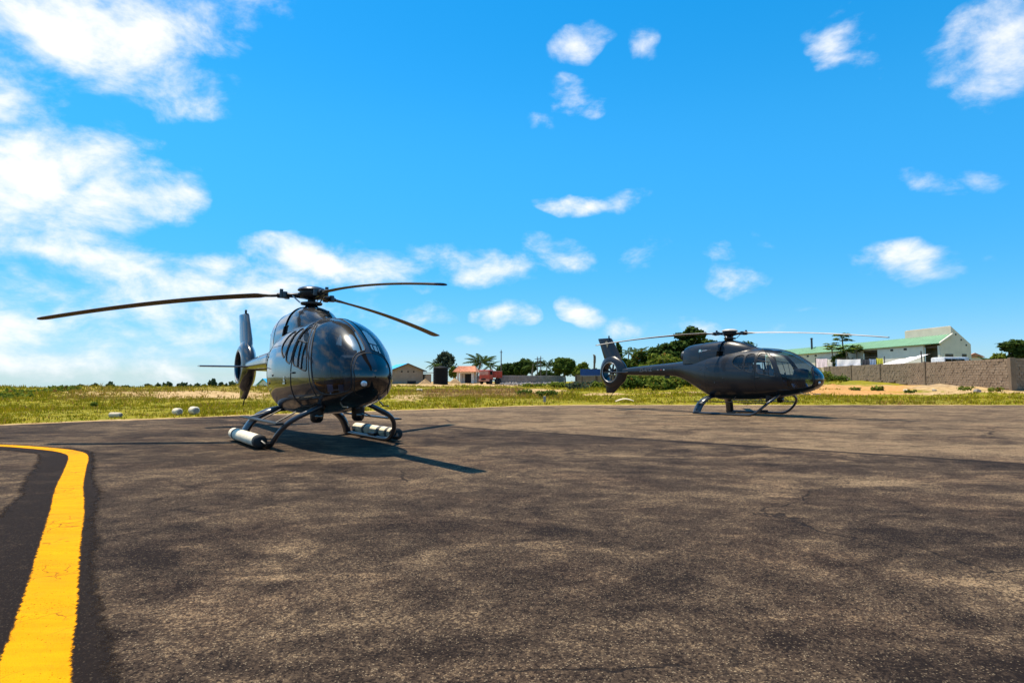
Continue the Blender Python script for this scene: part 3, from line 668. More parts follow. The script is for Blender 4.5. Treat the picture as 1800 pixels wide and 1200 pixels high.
    for sd_ in (1,-1):
        for (x0, x1, z0, z1) in ((-.27,-.01,2.03,2.22),(-.42,-.12,1.88,2.0)):
            P = [Vector((x, sd_*(cowl_y(x, z)+.006), z)) for x, z in ((x0,z0),(x1,z0),(x1+.02,z1),(x0+.02,z1))]
            g = G(); g.prism(P, (0,-sd_*.05,0)); iv = g.build('air_intake', 'void_black', cw)
            g = G(); g.tube(P+[P[0]], .008, 5, cap=False); g.build('rim', paint, iv)
    g = G(); g.lathe([(.05,.02),(.17,.02),(.19,-.02),(.19,-.20),(.165,-.22),(.15,-.2),(.14,.0),(.001,.01)], (-1.76,0,2.12), 22, 'x'); g.build('exhaust_pipe', 'dark_grey_metal', cw, True)
    g = G(); g.tube([(.95,0,2.33),(1.02,0,2.36),(1.02,0,2.44)], .012, 6); g.build('cowling_probe', 'black_metal', cw)
    # grille at the front of the pylon
    for k in range(5):
        x = .62+.075*k; g = G(); yy = cowl_y(x, float(CT(x))-.012); g.tube([(x, q*min(.2, yy*1.0), cowl_pt(x, math.asin(min(.9, abs(q)*.25)))[2]+.006) for q in (-1,-.5,0,.5,1)], .010, 5); g.build('grille_bar', 'black_metal', cw)
    # tail: shrouded fan, fins, tailplane
    fx, fz, r0 = -5.61, 1.545, .405
    def Rout(ph):                                  # outline of the shroud; ph from forward, towards up
        c, s_ = math.cos(ph), math.sin(ph); base = .665
        fwd = .15*max(0, c)**3; up = .10*max(0, s_)**2*max(0, .35-c+.5); dn = .02*max(0, -s_)**2
        return base + fwd + up*.6 + dn
    sec = [(.0,-.075),(.0,-.15),(.02,-.182),(.055,-.19),(.12,-.172)]
    n = 64; V = []; F = []; prof = []
    def ring(ph):
        Ro = Rout(ph); o_ = []
        for dr, yy in sec: o_.append((r0+dr, yy))
        for k in (.35,.7,.93): o_.append((r0+.12+(Ro-r0-.12)*k, -.172+(.172-.045)*k**1.3))
        o_.append((Ro, -.0)); o_ += [(r_, -yy) for r_, yy in reversed(o_[:-1])]
        return [Vector((fx+r_*math.cos(ph), yy, fz+r_*math.sin(ph))) for r_, yy in o_]
    for j in range(n): V += ring(2*math.pi*j/n)
    m = len(V)//n
    for j in range(n):
        for i in range(m): F.append((j*m+i, ((j+1)%n)*m+i, ((j+1)%n)*m+(i+1)%m, j*m+(i+1)%m))
    g = G(); g.add(V, F); sh = g.build('fan_shroud', paint, T, True, 60)
    for sy in (1,-1):
        g = G(); g.tube([(fx+(r0+.012)*math.cos(q), sy*.181, fz+(r0+.012)*math.sin(q)) for q in np.linspace(0, 2*math.pi, 49)], .016, 6, cap=False); g.build('duct_lip', 'grey_lip', sh, True)
    g = G(); g.lathe([(.001,-.12),(.07,-.11),(.095,-.08),(.1,.04),(.06,.1),(.001,.11)], (fx,0,fz), 18, 'y'); g.build('fan_hub', 'dark_grey_metal', sh, True)
    bm0 = None
    for k in range(8):
        ang = 2*math.pi*k/8+.2; M = Matrix.Translation((fx,0,fz)) @ Matrix.Rotation(ang, 4, 'Y')
        if bm0 is None:
            g = G(); rr = np.linspace(.08,.39,5); V = []; F = []
            for r_ in rr:
                tw = R(38-30*r_/.4); ch = .045
                for sx, yy in ((-1,0),(0,.008),(1,0),(0,-.008)): V.append((sx*ch*math.cos(tw)-yy*math.sin(tw), sx*ch*math.sin(tw)+yy*math.cos(tw), r_))
            for i in range(4):
                for j in range(4): F.append((i*4+j, i*4+(j+1)%4, i*4+4+(j+1)%4, i*4+4+j))
            F += [(3,2,1,0),(16,17,18,19)]; g.add(V, F); bm0 = g.build('fan_blade', 'dark_grey_metal', sh); b = bm0
        else: b = bm0.copy(); COL.objects.link(b); b.parent = sh
        b.matrix_local = M
    for q in (.5, 2.6, 4.7):
        g = G(); g.tube([(fx+.05*math.cos(q),.1,fz+.05*math.sin(q)),(fx+.41*math.cos(q),.1,fz+.41*math.sin(q))], .018, 6); g.build('stator_vane', 'black_metal', sh)
    def fin(name, sections, parent):
        """sections: (z, x leading, x trailing, half thickness, y)"""
        g = G(); V = []; F = []; m = 12
        for z, xl, xt, th, yy in sections:
            for j in range(m):
                q = 2*math.pi*j/m; cx = (1+math.cos(q))/2; yt = math.sin(q)*th*(.35+.65*math.sin(math.pi*min(1, (1-cx)*.5+.3)) )
                V.append((xt+(xl-xt)*cx, yy+yt*(1 if cx > .03 else .3) + (cx-.45)*(xl-xt)*.15*min(1, abs(z-(2.0 if z > 1.5 else 1.2))/.25), z))
        for i in range(len(sections)-1):
            for j in range(m): F.append((i*m+j, i*m+(j+1)%m, (i+1)*m+(j+1)%m, (i+1)*m+j))
        F += [tuple(reversed(range(m))), tuple((len(sections)-1)*m+j for j in range(m))]; g.add(V, F); return g.build(name, paint, parent, True, 40)
    uf = fin('tail_fin', [(2.0,-5.06,-6.02,.13,0),(2.16,-5.14,-6.05,.10,0),(2.3,-5.24,-6.09,.085,0),(2.75,-5.52,-6.27,.065,.01),(2.98,-5.67,-6.385,.055,.015),(3.03,-5.74,-6.39,.04,.015)], T)
    g = G(); g.tube([(-5.8,.015,3.02),(-5.8,.015,3.08)], .03, 10); g.lathe([(.032,3.08),(.03,3.12),(.001,3.14)], (-5.8,.015,0), 10); g.build('beacon_light', 'black_metal', uf, True)
    lf = fin('lower_fin', [(1.2,-4.95,-5.98,.10,0),(1.0,-5.15,-5.965,.075,0),(.8,-5.40,-5.955,.06,0),(.68,-5.53,-5.95,.05,0),(.655,-5.57,-5.94,.03,0)], T)
    g = G(); g.tube(spline([(-5.5,0,.72),(-5.62,0,.62),(-5.74,0,.47)]), .014, 6); g.build('tail_bumper', 'black_metal', lf)
    g = G(); m = 14; V = []; F = []
    for y in np.linspace(-1.27,1.27,9):
        tp = .9 if abs(y) > 1.2 else 1
        for j in range(m):
            q = 2*math.pi*j/m; cx = (1+math.cos(q))/2; V.append((-5.03+.44*cx*tp+.02, y, 1.525+math.sin(q)*.026*(.5+cx*.7)*tp))
    for i in range(8):
        for j in range(m): F.append((i*m+j, i*m+(j+1)%m, (i+1)*m+(j+1)%m, (i+1)*m+j))
    F += [tuple(reversed(range(m))), tuple(8*m+j for j in range(m))]; g.add(V, F); tp_ = g.build('tailplane', paint, T, True, 40)
    g = G(); g.tube([(-2.9,0,1.83),(-2.98,0,2.0),(-3.12,.02,2.28)], [.012,.006,.004], 6); g.build('whip_antenna', 'black_metal', T)
    g = G(); g.bbox((-2.75,0,1.33), (.22,.03,.12), .01); g.build('blade_antenna', 'black_metal', T)
    # landing gear
    for sd_ in (1,-1):
        path = [(-.86,sd_*1.06,.045),(-.6,sd_*1.06,.04),(.4,sd_*1.065,.04),(1.15,sd_*1.07,.04),(1.38,sd_*1.07,.065),(1.56,sd_*1.06,.16),(1.72,sd_*1.02,.30),(1.86,sd_*.92,.45),(1.95,sd_*.77,.56),(1.98,sd_*.60,.64),(1.98,sd_*.42,.72),(1.98,sd_*.25,.76)]
        g = G(); g.tube(spline(path, 5), .042, 10); g.build('skid', 'gear_paint', T, True, 60)
        g = G(); pts = spline([(-.62,sd_*.15,.60),(-.62,sd_*.45,.585),(-.63,sd_*.72,.50),(-.65,sd_*.90,.36),(-.67,sd_*1.0,.20),(-.68,sd_*1.055,.06)], 5)
        ks = np.linspace(0, 1, len(pts)); g.tube(pts, [.055+.012*min(1,k*3) for k in ks], 12, flat=(1,1), up=(1,0,0))
        # widen the leg fore and aft into its fairing
        lo = len(g.V)-0; cx = -.65
        g.V = [(cx+(v[0]-cx)*(2.3 if True else 1), v[1], v[2]) for v in g.V]
        g.build('rear_leg', 'gear_paint', T, True, 60)
        g = G(); g.lathe([(.03,0),(.028,.03),(.001,.032)], (-.70,sd_*1.075,.16), 10, M=Matrix.Rotation(-sd_*math.pi/2, 3, 'X')); g.build('leg_bolt', 'black_metal', T)
        g = G(); g.bbox((.53,sd_*1.05,.445), (2.62,.13,.028), .009); stp = g.build('step_board', 'black_metal', T)
        for xb in (-.45,.5,1.45):
            g = G(); g.tube([(xb,sd_*1.05,.44),(xb+.05,sd_*.74,.52)] if xb < 0 else [(xb+.1,sd_*1.05,.44),(xb+.1,sd_*.70,.62)], .012, 6); g.build('step_bracket', 'black_metal', stp)
        g = G(); g.bbox((.62,sd_*1.06,.10), (.30,.07,.05), .012); g.build('wheel_fitting', 'black_metal', T)
        g = G(); g.lathe([(.001,.42),(.07,.43),(.105,.47),(.115,.54),(.115,.70)], (1.6,sd_*.37,0), 18); pd = g.build('light_pod', 'black_metal', T, True)
        g = G(); g.lathe([(.07,.10),(.03,.118),(.001,.12)], (1.6,sd_*.37,.53), 14, 'x'); g.build('lens', 'black_gloss', pd, True)
        if floats:
            yb = sd_*1.235; zb = .136; rf = .104
            g = G(); g.lathe([(.001,-.66),(.08,-.655),(rf,-.63),(rf*1.03,-.3),(rf,.2),(rf*1.03,.7),(rf,1.28)], (0,yb,zb), 22, 'x'); fl = g.build('float_bag', 'float_fabric', T, True, 50)
            g = G(); g.lathe([(rf+.006,1.27),(rf+.008,1.40),(rf*.85,1.425),(.05,1.43),(.001,1.43)], (0,yb,zb), 22, 'x'); g.build('end_cap', 'black_rubber', fl, True, 40)
            for xs_ in ((-.38,.09),) if sd_ < 0 else ((-.12,.11),(.62,.14),(1.02,.10)):
                g = G(); g.lathe([(rf+.001,xs_[0]),(rf+.010,xs_[0]+.01),(rf+.010,xs_[0]+xs_[1]),(rf+.001,xs_[0]+xs_[1]+.01)], (0,yb,zb), 22, 'x'); g.build('strap', 'float_strap', fl, True, 40)
            g = G(); g.tube([(1.40,yb,zb+.02),(1.52,yb-sd_*.05,.10),(1.5,sd_*1.06,.10)], .022, 6); g.build('float_bracket', 'black_metal', fl)
            g = G(); g.tube([(-.5,yb,zb),(-.5,sd_*1.06,.06)], .02, 6); g.build('float_bracket', 'black_metal', fl)
    # rotor
    hubz = 2.845
    g = G(); g.lathe([(.16,2.50),(.13,2.62),(.085,2.66),(.075,2.76),(.11,2.79)], (0,0,0), 20); mast = g.build('mast', 'black_metal', T, True, 50)
    g = G(); g.lathe([(.20,2.655),(.21,2.67),(.21,2.70),(.12,2.715)], (0,0,0), 20); g.build('swash_plate', 'dark_grey_metal', mast, True, 50)
    g = G(); g.lathe([(.12,2.77),(.21,2.79),(.235,2.82),(.235,2.92),(.20,2.94)], (0,0,0), 24); hb = g.build('rotor_hub', 'black_metal', T, True, 50)
    g = G(); g.lathe([(.20,2.925),(.265,2.93),(.275,2.95),(.25,2.985),(.17,3.012),(.08,3.022),(.001,3.024)], (0,0,0), 28); g.build('hub_cap', 'gear_paint' if floats else 'blade_pale', hb, True, 60)  # pale colour on the charcoal one's cap stands in for sun reflection
    for k, (azw, ztip) in enumerate(blades):
        th = azw - yaw; rot = Matrix.Rotation(th, 3, 'Z')
        br = bpy.data.objects.new('rotor_blade', None)
        def zc(r_): return hubz - (hubz-ztip)*((max(0, r_-.3)/4.7)**1.7)
        # airfoil body
        rs = np.concatenate([np.linspace(.62,1.0,6), np.linspace(1.06,4.9,34), [4.96,5.0]]); V = []; F = []; m = 12
        for r_ in rs:
            q = min(1, max(0, (r_-.78)/.26)); q = q*q*(3-2*q); ch = .075+(.30-.075)*q; th_ = .032+(.017-.032)*q
            if r_ > 4.93: ch *= .9 if r_ < 4.98 else .72
            tw = R(11 - 10*(r_/5))*(.3+.7*q)
            for j in range(m):
                an = 2*math.pi*j/m; cx = math.cos(an)*ch/2 + (.02*q); zz = math.sin(an)*th_*(1+.5*math.cos(an)*q)
                V.append(rot @ Vector((r_, cx*math.cos(tw)-zz*math.sin(tw), zc(r_)+cx*math.sin(tw)+zz*math.cos(tw))))
        for i in range(len(rs)-1):
            for j in range(m): F.append((i*m+j, i*m+(j+1)%m, (i+1)*m+(j+1)%m, (i+1)*m+j))
        F += [tuple(reversed(range(m))), tuple((len(rs)-1)*m+j for j in range(m))]
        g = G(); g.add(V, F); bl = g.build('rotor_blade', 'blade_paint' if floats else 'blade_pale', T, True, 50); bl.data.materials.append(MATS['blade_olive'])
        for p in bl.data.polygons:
            if p.normal.z < -.3: p.material_index = 1  # downward faces coloured olive to imitate light thrown up from the ground
        g = G(); g.tube([rot @ Vector((r_, 0, zc(r_))) for r_ in (.16,.3,.42,.5,.66)], [.07,.05,.045,.065,.05], 10, flat=(1.5,1)); g.build('blade_cuff', 'black_metal', bl, True, 60)
        g = G()
        for sy in (1,-1): g.lathe([(.001,-.065),(.05,-.06),(.055,0),(.05,.06),(.001,.065)], rot @ Vector((.50,sy*.085,zc(.5))), 12)
        g.tube([rot @ Vector((.50,-.14,zc(.5)-.03)), rot @ Vector((.50,.14,zc(.5)-.03))], .022, 6); g.tube([rot @ Vector((.56,.1,zc(.5)-.06)), rot @ Vector((.56,.1,zc(.5)+.11))], .035, 8)
        g.build('blade_damper', 'dark_grey_metal', bl, True, 50)
        g = G(); g.tube([rot @ Vector((.20,.10,2.69)), rot @ Vector((.34,.13,2.82))], .014, 6); g.build('pitch_link', 'steel', bl)
    # cabin interior
    g = G(); g.prism([(.35,-.62,.86),(2.2,-.60,.86),(2.75,-.35,.88),(2.75,.35,.88),(2.2,.60,.86),(.35,.62,.86)], (0,0,.03)); g.build('cabin_floor', 'interior_trim', T)
    g = G(); g.prism([(.28,-.62,.85),(.28,-.70,1.3),(.28,-.52,1.95),(.28,0,2.1),(.28,.52,1.95),(.28,.70,1.3),(.28,.62,.85)], (.04,0,0)); g.build('rear_bulkhead', 'interior_trim', T)
    for (sx, sy) in ((1.30,-.36),(1.30,.36),(.52,-.46),(.52,0),(.52,.46)):
        g = G(); wd = .44 if sx > 1 else .42
        g.bbox((sx+.22,sy,1.08), (.48,wd,.20), .05); g.bbox((sx,sy,1.34), (.12,wd,.50), .045, Matrix.Rotation(R(-12), 3, 'Y')); g.bbox((sx-.06,sy,1.64), (.08,.22,.15), .03, Matrix.Rotation(R(-12), 3, 'Y'))
        st = g.build('seat', 'seat_grey' if not floats else 'seat_leather', T, True, 40)
        g = G(); g.box((sx+.2,sy,.93), (.36,.30,.12)); g.build('seat_base', 'black_metal', st)
    g = G(); g.bbox((2.42,.02,1.12), (.30,.34,.50), .04); g.bbox((2.50,.02,1.42), (.22,.62,.26), .05, Matrix.Rotation(R(14), 3, 'Y')); ip = g.build('instrument_panel', 'interior_trim', T, True, 40)
    for k in range(4):
        g = G(); g.lathe([(.055,0),(.055,.012),(.045,.014)], (2.375,-.20+.145*k,1.44), 14, M=Matrix.Rotation(R(-76), 3, 'Y')); g.build('dial', 'dark_grey_metal', ip)
    for sy in (-.36,.36):
        g = G(); g.tube(spline([(1.86,sy,.88),(1.90,sy,1.1),(1.84,sy,1.28),(1.80,sy,1.36)]), .016, 7); g.tube([(1.80,sy,1.34),(1.79,sy,1.44)], .026, 8); g.build('control_stick', 'black_metal', T, True)
        for q in (-.09,.09):
            g = G(); g.box((2.46,sy+q,1.02), (.03,.085,.12), Matrix.Rotation(R(-25), 3, 'Y')); g.tube([(2.48,sy+q,.96),(2.52,sy+q,.88)], .012, 6); g.tube([(2.46,sy-.13,.99),(2.46,sy+.13,.99)], .010, 6); g.build('pedal', 'steel', T)
    g = G(); g.tube([(1.15,0,2.22),(1.15,0,1.9)], .02, 6); g.bbox((1.6,0,2.14), (.5,.26,.06), .02); g.build('overhead_panel', 'interior_trim', T)
    # markings
    Mright = lambda x, y, z, tl=0: Matrix.Translation((x, y, z)) @ Matrix.Rotation(tl, 4, 'Y') @ Matrix.Rotation(math.pi/2, 4, 'X')
    if lettered:
        def side_y(x, z): a, t = f_xz(x, z); return -float(surf(np.array([a]), np.array([t]))[0][1])
        zt_ = 1.605; y1 = side_y(-4.05, zt_); y2 = side_y(-3.25, zt_)
        sl_ = math.atan2(y2-y1, .8)
        text_obj('registration_letters', 'ZS-RTZ', .20, 'marking_grey', T, Matrix.Translation((-3.65,(y1+y2)/2-.012,zt_)) @ Matrix.Rotation(sl_, 4, 'Z') @ Matrix.Rotation(R(-1), 4, 'Y') @ Matrix.Rotation(math.pi/2 , 4, 'X'))
        for k, (x, mt, s2) in enumerate(((-3.02,'marking_grey',.035),(-2.86,'marking_red',.03),(-2.72,'marking_white',.028))):
            g = G(); y = side_y(x, 1.60)-.008; g.bbox((x,y,1.60), (s2*2.2,.01,s2*1.4), .003); g.build('tail_marking', mt, T)
        # round badge with a line of lettering on the cowling
        xb, zb_ = -.95, 2.25; g = G(); g.lathe([(.062,.0),(.062,.006),(.001,.007)], (xb,-cowl_y(xb,zb_)-.004,zb_), 20, M=Matrix.Rotation(math.pi/2, 3, 'X')); g.build('badge', 'marking_cyan', cw)
        g = G(); g.lathe([(.040,.007),(.001,.012)], (xb,-cowl_y(xb,zb_)-.004,zb_), 16, M=Matrix.Rotation(math.pi/2, 3, 'X')); g.build('badge_centre', 'marking_white', cw)
        for k in range(7):
            x = xb+.11+.055*k; z = zb_+.012+.004*k; g = G(); g.box((x,-cowl_y(x,z)-.006,z), (.042 if k % 3 else .03,.008,.036-.002*k)); g.build('badge_letter', 'marking_grey' if k > 3 else 'marking_white', cw)
        g = G(); Pf = [(-5.96,2.86),(-5.86,2.90),(-5.80,2.80),(-5.78,2.70),(-5.84,2.60),(-5.88,2.74),(-5.95,2.78)]; g.prism([(x,-.070,z) for x, z in Pf], (0,.02,0)); g.build('fin_emblem', 'marking_tan', uf)
    else:
        a, t = f_xz(.95, 1.18); y = -float(surf(np.array([a]), np.array([t]))[0][1])
        for k, (dx, dz, ww, hh) in enumerate(((0,.05,.10,.03),(-.02,0,.04,.05),(.03,-.01,.05,.04),(0,-.06,.14,.03))):
            g = G(); g.box((.95+dx,y-.004,1.16+dz), (ww,.008,hh)); g.build('door_placard', 'black_gloss', T)
    return T

LP, LY = (-4.009, 11.868), R(-53.85)
RP, RY = (7.822, 21.386), R(-51.49)
helicopter(LP, LY, 'gloss_dark_paint', ((R(186.15),2.315),(R(307.41),2.423),(R(67.27),2.397)), True, 'dark glossy helicopter in front with white rolled floats on its skids, nose to camera', False)
helicopter(RP, RY, 'satin_charcoal_paint', ((R(189.54),2.38),(R(311.92),2.444),(R(70.7),2.42)), False, 'charcoal helicopter behind seen from its right side, with grey registration letters on its boom', True)

# ------------------------------------------------------------------ vegetation helpers
def at(px, depth): return (px-900)/FPX*depth, depth          # ground position on the bearing of a column, at a depth in metres
def zrow(py, depth): return CAM_H + (671.5-py)*depth/FPX
def leaves(clumps, size, r, fill=.55, aspect=1.7, up=.4, dry=0.):
    """leaf-sized quads through the volume of each clump; clump: centre, radii, count"""
    C = []; Nn = []
    for c, rad_, cnt in clumps:
        v = r.normal(size=(cnt,3)); v /= np.linalg.norm(v, axis=1)[:,None]; q = fill + (1.08-fill)*r.random((cnt,1))**.6
        lump = 1 + .22*np.sin(v[:,:1]*5.1+c[0]) * np.sin(v[:,1:2]*4.3+c[1]*1.7) + .15*np.sin(v[:,2:]*7+c[2])
        C.append(np.array(c) + v*q*lump*np.array(rad_)); Nn.append(v)
    C = np.vstack(C); N = np.vstack(Nn); n = len(C)
    N = N + r.normal(size=(n,3))*.7 + np.array((0,0,up)); N /= np.linalg.norm(N, axis=1)[:,None]
    a = np.cross(N, r.normal(size=(n,3))); a /= np.linalg.norm(a, axis=1)[:,None]; b = np.cross(N, a)
    s = size*(.6+.8*r.random((n,1))); L = a*s*aspect/2; W = b*s/2
    V = np.stack([C-L, C-W*.9-L*.1, C+L, C+W*.9-L*.1], 1).reshape(-1,3); F = np.arange(4*n).reshape(n,4)
    rn = np.repeat(r.random(n), 4); dr = np.repeat((r.random(n) < dry)*r.random(n), 4)
    return V, F, dict(rnd=rn, dry=dr)
def leafy(name, label, cat, x, y, clumps, size, mat, seed, trunk=None, trunk_mat='bark', group=None, fill=.5, dry=0., up=.4, limbs=True, bush=False):
    r = np.random.default_rng(seed); z0 = hz(x, y)
    T = empty(name, (x, y, z0), 0, label=label, cat=cat, group=group)
    V, F, at_ = leaves(clumps, size, r, fill, dry=dry, up=up); cr = np_mesh('foliage' if bush else 'crown', V, F, 4, mat, at_); cr.parent = T
    if trunk:
        g = G(); h, rad_ = trunk; P = spline([(0,0,-.3),(.03*h,0,h*.35),(-.02*h,.02*h,h*.7),(0,0,h)], 4); g.tube(P, [rad_*(1-.55*i/(len(P)-1)) for i in range(len(P))], 8); tk = g.build('trunk', trunk_mat, T, True)
        if limbs:
            for c, rd, _ in clumps[:7]:
                g = G(); b0 = Vector((0,0,h*(.55+.4*r.random()))); c = Vector(c); g.tube(spline([b0, b0.lerp(c, .5)+Vector((0,0,-.08*h)), c]), [rad_*.45*(1-.07*i) for i in range(17)], 6); g.build('limb', trunk_mat, tk, True)
    return T
def crown_clumps(r, w, d, h, zc, n, cnt, k=.42):
    """clumps spread over a dome w wide, d deep, h high, centred at height zc"""
    out = [((0,0,zc), (w*.26,d*.26,h*.28), cnt)]
    n = int(n*1.9); cnt = int(cnt*.50); k = k*.68
    for i in range(n):
        a = r.uniform(0, 6.28); e = r.uniform(-.55, 1.3); q = r.uniform(.55,.86)
        out.append(((math.cos(a)*math.cos(e)*w/2*q, math.sin(a)*math.cos(e)*d/2*q, zc+math.sin(e)*h/2*q), (w/2*k*r.uniform(.7,1.2), d/2*k*r.uniform(.7,1.2), h/2*k*r.uniform(.7,1.1)), cnt))
    return out
FROND = None
def frond_mesh():
    L = 2.6; r = np.random.default_rng(5); V = []; F = []
    P = [Vector((L*t, 0, .62*t - 1.15*t*t)) for t in np.linspace(0, 1, 14)]
    for i in range(13):
        w0 = .035*(1-i/14); k = len(V); V += [P[i]+Vector((0,-w0,0)), P[i]+Vector((0,w0,0)), P[i+1]+Vector((0,w0*.9,0)), P[i+1]+Vector((0,-w0*.9,0))]; F.append((k,k+1,k+2,k+3))
    for i in range(26):
        t = .12+.86*i/25; p = Vector((L*t, 0, .62*t-1.15*t*t)); ln = .62*math.sin(math.pi*min(1, .18+t*.80))+.12
        for s in (-1,1):
            k = len(V); d = Vector((.45+.3*t, s, -.45-.3*r.random())).normalized()*ln; V += [p, p+d*.5+Vector((.07,0,.02)), p+d, p+d*.5-Vector((.07,0,-.02))]; F.append((k,k+1,k+2,k+3))
    me = bpy.data.meshes.new('frond'); me.from_pydata([tuple(v) for v in V], [], F); me.materials.append(MATS['leaf_palm'])
    at_ = me.attributes.new('rnd', 'FLOAT', 'POINT'); at_.data.foreach_set('value', [random.random() for _ in V]); return me
FROND = frond_mesh()
def palm(label, x, y, h, lean, scale, n, seed, group='palm trees beyond the airfield'):
    r = random.Random(seed); T = empty('palm_tree', (x, y, hz(x, y)), 0, label=label, cat='palm tree', group=group)
    top = Vector((lean, 0, h)); g = G(); g.tube(spline([(0,0,-.3),(lean*.2,0,h*.4),(lean*.6,0,h*.75),top], 5), [.17*scale*(1-.35*i/15) for i in range(16)], 8); g.build('trunk', 'bark_pale', T, True)
    for i in range(n):
        o = bpy.data.objects.new('frond', FROND); COL.objects.link(o); o.parent = T; o.location = top
        o.rotation_euler = (r.uniform(-.25,.25), r.uniform(-.75,.45), 6.28*i/n+r.uniform(-.25,.25)); s = scale*r.uniform(.85,1.12); o.scale = (s,s,s)
    return T

# ------------------------------------------------------------------ grass on the verge and the field
def grass(name, n, seed, lab, umin, umax, dmin, dmax, hmin, hmax, mat='grass_blades', pw=1.0, blades=4):
    r = np.random.default_rng(seed); u = r.uniform(umin, umax, n); d = dmin*(dmax/dmin)**(r.random(n)**pw); x = u*d; y = d
    e = edge_dist(x, y); s, o, dr = masks(x, y)
    patch = vnoise(x, y, 3.2, 11) + .6*vnoise(x, y, 1.1, 12)
    ok = (e > .12 + .35*(vnoise(x, y, 1.3, 9)+.5)) & (r.random(n) > np.clip(s*1.35-.15+.3*patch, 0, .985)) & (r.random(n) < .72+patch*.9)
    x, y, dr, patch = x[ok], y[ok], dr[ok], patch[ok]; n = len(x); z = height(x, y)
    V = []; rn = []; dd = []
    hh = (hmin+(hmax-hmin)*r.random(n)**2)*(1+.9*np.clip(patch, -.4, .6))
    for k in range(blades):
        a = r.uniform(0, 6.28, n); l = hh*r.uniform(.6, 1.1, n); le = l*r.uniform(.2, .9, n); wd = (.010+.05*l)*(1+y/45)
        ox = r.normal(0, .05, n)*(1+y/60); oy = r.normal(0, .05, n)*(1+y/60); dx, dy = np.cos(a), np.sin(a); b = r.uniform(0, 6.28, n); px_, py_ = np.cos(b), np.sin(b)
        p0 = np.stack([x+ox-px_*wd, y+oy-py_*wd, z-.02], -1); p1 = np.stack([x+ox+px_*wd, y+oy+py_*wd, z-.02], -1); p2 = np.stack([x+ox+dx*le, y+oy+dy*le, z+l], -1)
        V.append(np.stack([p0, p1, p2], 1).reshape(-1, 3)); rr = r.random(n); rn.append(np.repeat(rr, 3)); dd.append(np.repeat(np.clip((r.random(n) < .14)*.8 + dr*(r.random(n) < .75), 0, 1), 3))
    V = np.vstack(V); F = np.arange(len(V)).reshape(-1, 3)
    return tag(np_mesh(name, V, F, 3, mat, dict(rnd=np.concatenate(rn), dry=np.concatenate(dd))), lab, 'grass', kind='stuff')
grass('verge_grass', 66000, 21, 'short yellow green grass along the apron edge', -1.35, 1.15, 15, 42, .04, .17, pw=1.2)
grass('field_grass', 52000, 22, 'rough yellow green grass and weeds on the field', -1.35, .55, 36, 95, .06, .30, pw=1.0, blades=3)

# weed clumps and low shrubs on the field
shr = [ # px, depth, width, height, material, count, label
 (1165,47,3.6,1.15,'leaf_light',1500,'broad light green shrub below the boom of the charcoal helicopter'),
 (1118,50,3.2,1.15,'leaf_mid',1200,'mid green shrub just right of the charcoal helicopter tail'),
 (1200,52,2.6,1.2,'leaf_mid',900,'dark tufted shrub near the belly of the charcoal helicopter'),
 (1145,56,4.5,1.5,'leaf_light',1300,'tall weeds behind the light green shrub'),
 (992,66,4.0,.55,'leaf_light',1100,'low spreading bush in front of the round topped tree'),
 (1030,62,4.5,1.1,'leaf_grey',1000,'grey green bush under the blue sheet'),
 (938,72,3.0,.4,'leaf_light',700,'low bush beside the grey stone wall'),
 (1062,60,3.0,1.0,'leaf_light',700,'low bush behind the fan fin of the charcoal helicopter'),
 (1432,70,4.0,1.3,'leaf_light',800,'green bush by the wall ahead of the charcoal nose'),
 (1470,72,3.4,.9,'leaf_mid',500,'small bush at the foot of the block wall'),
 (930,43,2.2,.45,'leaf_mid',260,'dark low weed on the brown bank'),
 (962,38,1.6,.5,'leaf_mid',260,'brownish weed tuft beyond the grey marker stub'),
 (172,27,.4,.25,'leaf_light',70,'small dark weed left of the white drums'),
 (1540,46,1.0,.32,'leaf_light',120,'small weed on the sandy strip below the second wall pillar'),
 (1600,43,.9,.28,'leaf_mid',110,'small weed left of the tan sand bank'),
 (1692,44,1.2,.34,'leaf_light',130,'weed tuft right of the tan sand bank'),
 (1745,42,1.0,.34,'leaf_light',120,'weed tuft on the sand near the wall corner'),
 (1500,44,.8,.26,'leaf_light',100,'weed tuft right of the orange sand heap'),
 (60,46,5.0,.45,'leaf_light',300,'dark green weeds at the far left of the field'),
 (12,34,2.6,.45,'leaf_light',260,'dark green bush at the left frame edge'),
 (118,52,3.0,.35,'leaf_light',200,'dark weed clump on the left crest'),
]
for i, (px, dp, wd, ht, mt, cnt, lab) in enumerate(shr):
    r = np.random.default_rng(300+i); x, y = at(px, dp); n = 9
    cl_ = [((r.uniform(-.36,.36)*wd, r.uniform(-.3,.3)*wd*.6, ht*r.uniform(.2,.62)), (wd*.2*r.uniform(.7,1.2), wd*.17, ht*.36*r.uniform(.7,1.2)), cnt//n) for _ in range(n)]
    leafy('shrub', lab, 'shrub', x, y, cl_, .12 if dp < 45 else .2, mt, 400+i, fill=.3, dry=.06, bush=True, group='shrubs and weeds on the field')

# ------------------------------------------------------------------ trees
def big_tree(name, lab, px, depth, top, wpx, mat, seed, n=12, cnt=420, leaf_s=.3, base_frac=.32, deep=.8, trunk_mat='bark', dry=0., k=.42, group='trees beyond the airfield', fill=.5):
    x, y = at(px, depth); zt_ = zrow(top, depth)-hz(x, y); w_ = wpx*depth/FPX; h = zt_*(1-base_frac); r = random.Random(seed)
    return leafy(name, lab, 'tree', x, y, crown_clumps(r, w_, w_*deep, h, zt_*base_frac+h*.5, n, cnt, k), leaf_s, mat, seed, (zt_*(base_frac+.30), max(.08, zt_*.03)), trunk_mat, group, dry=dry, fill=fill)
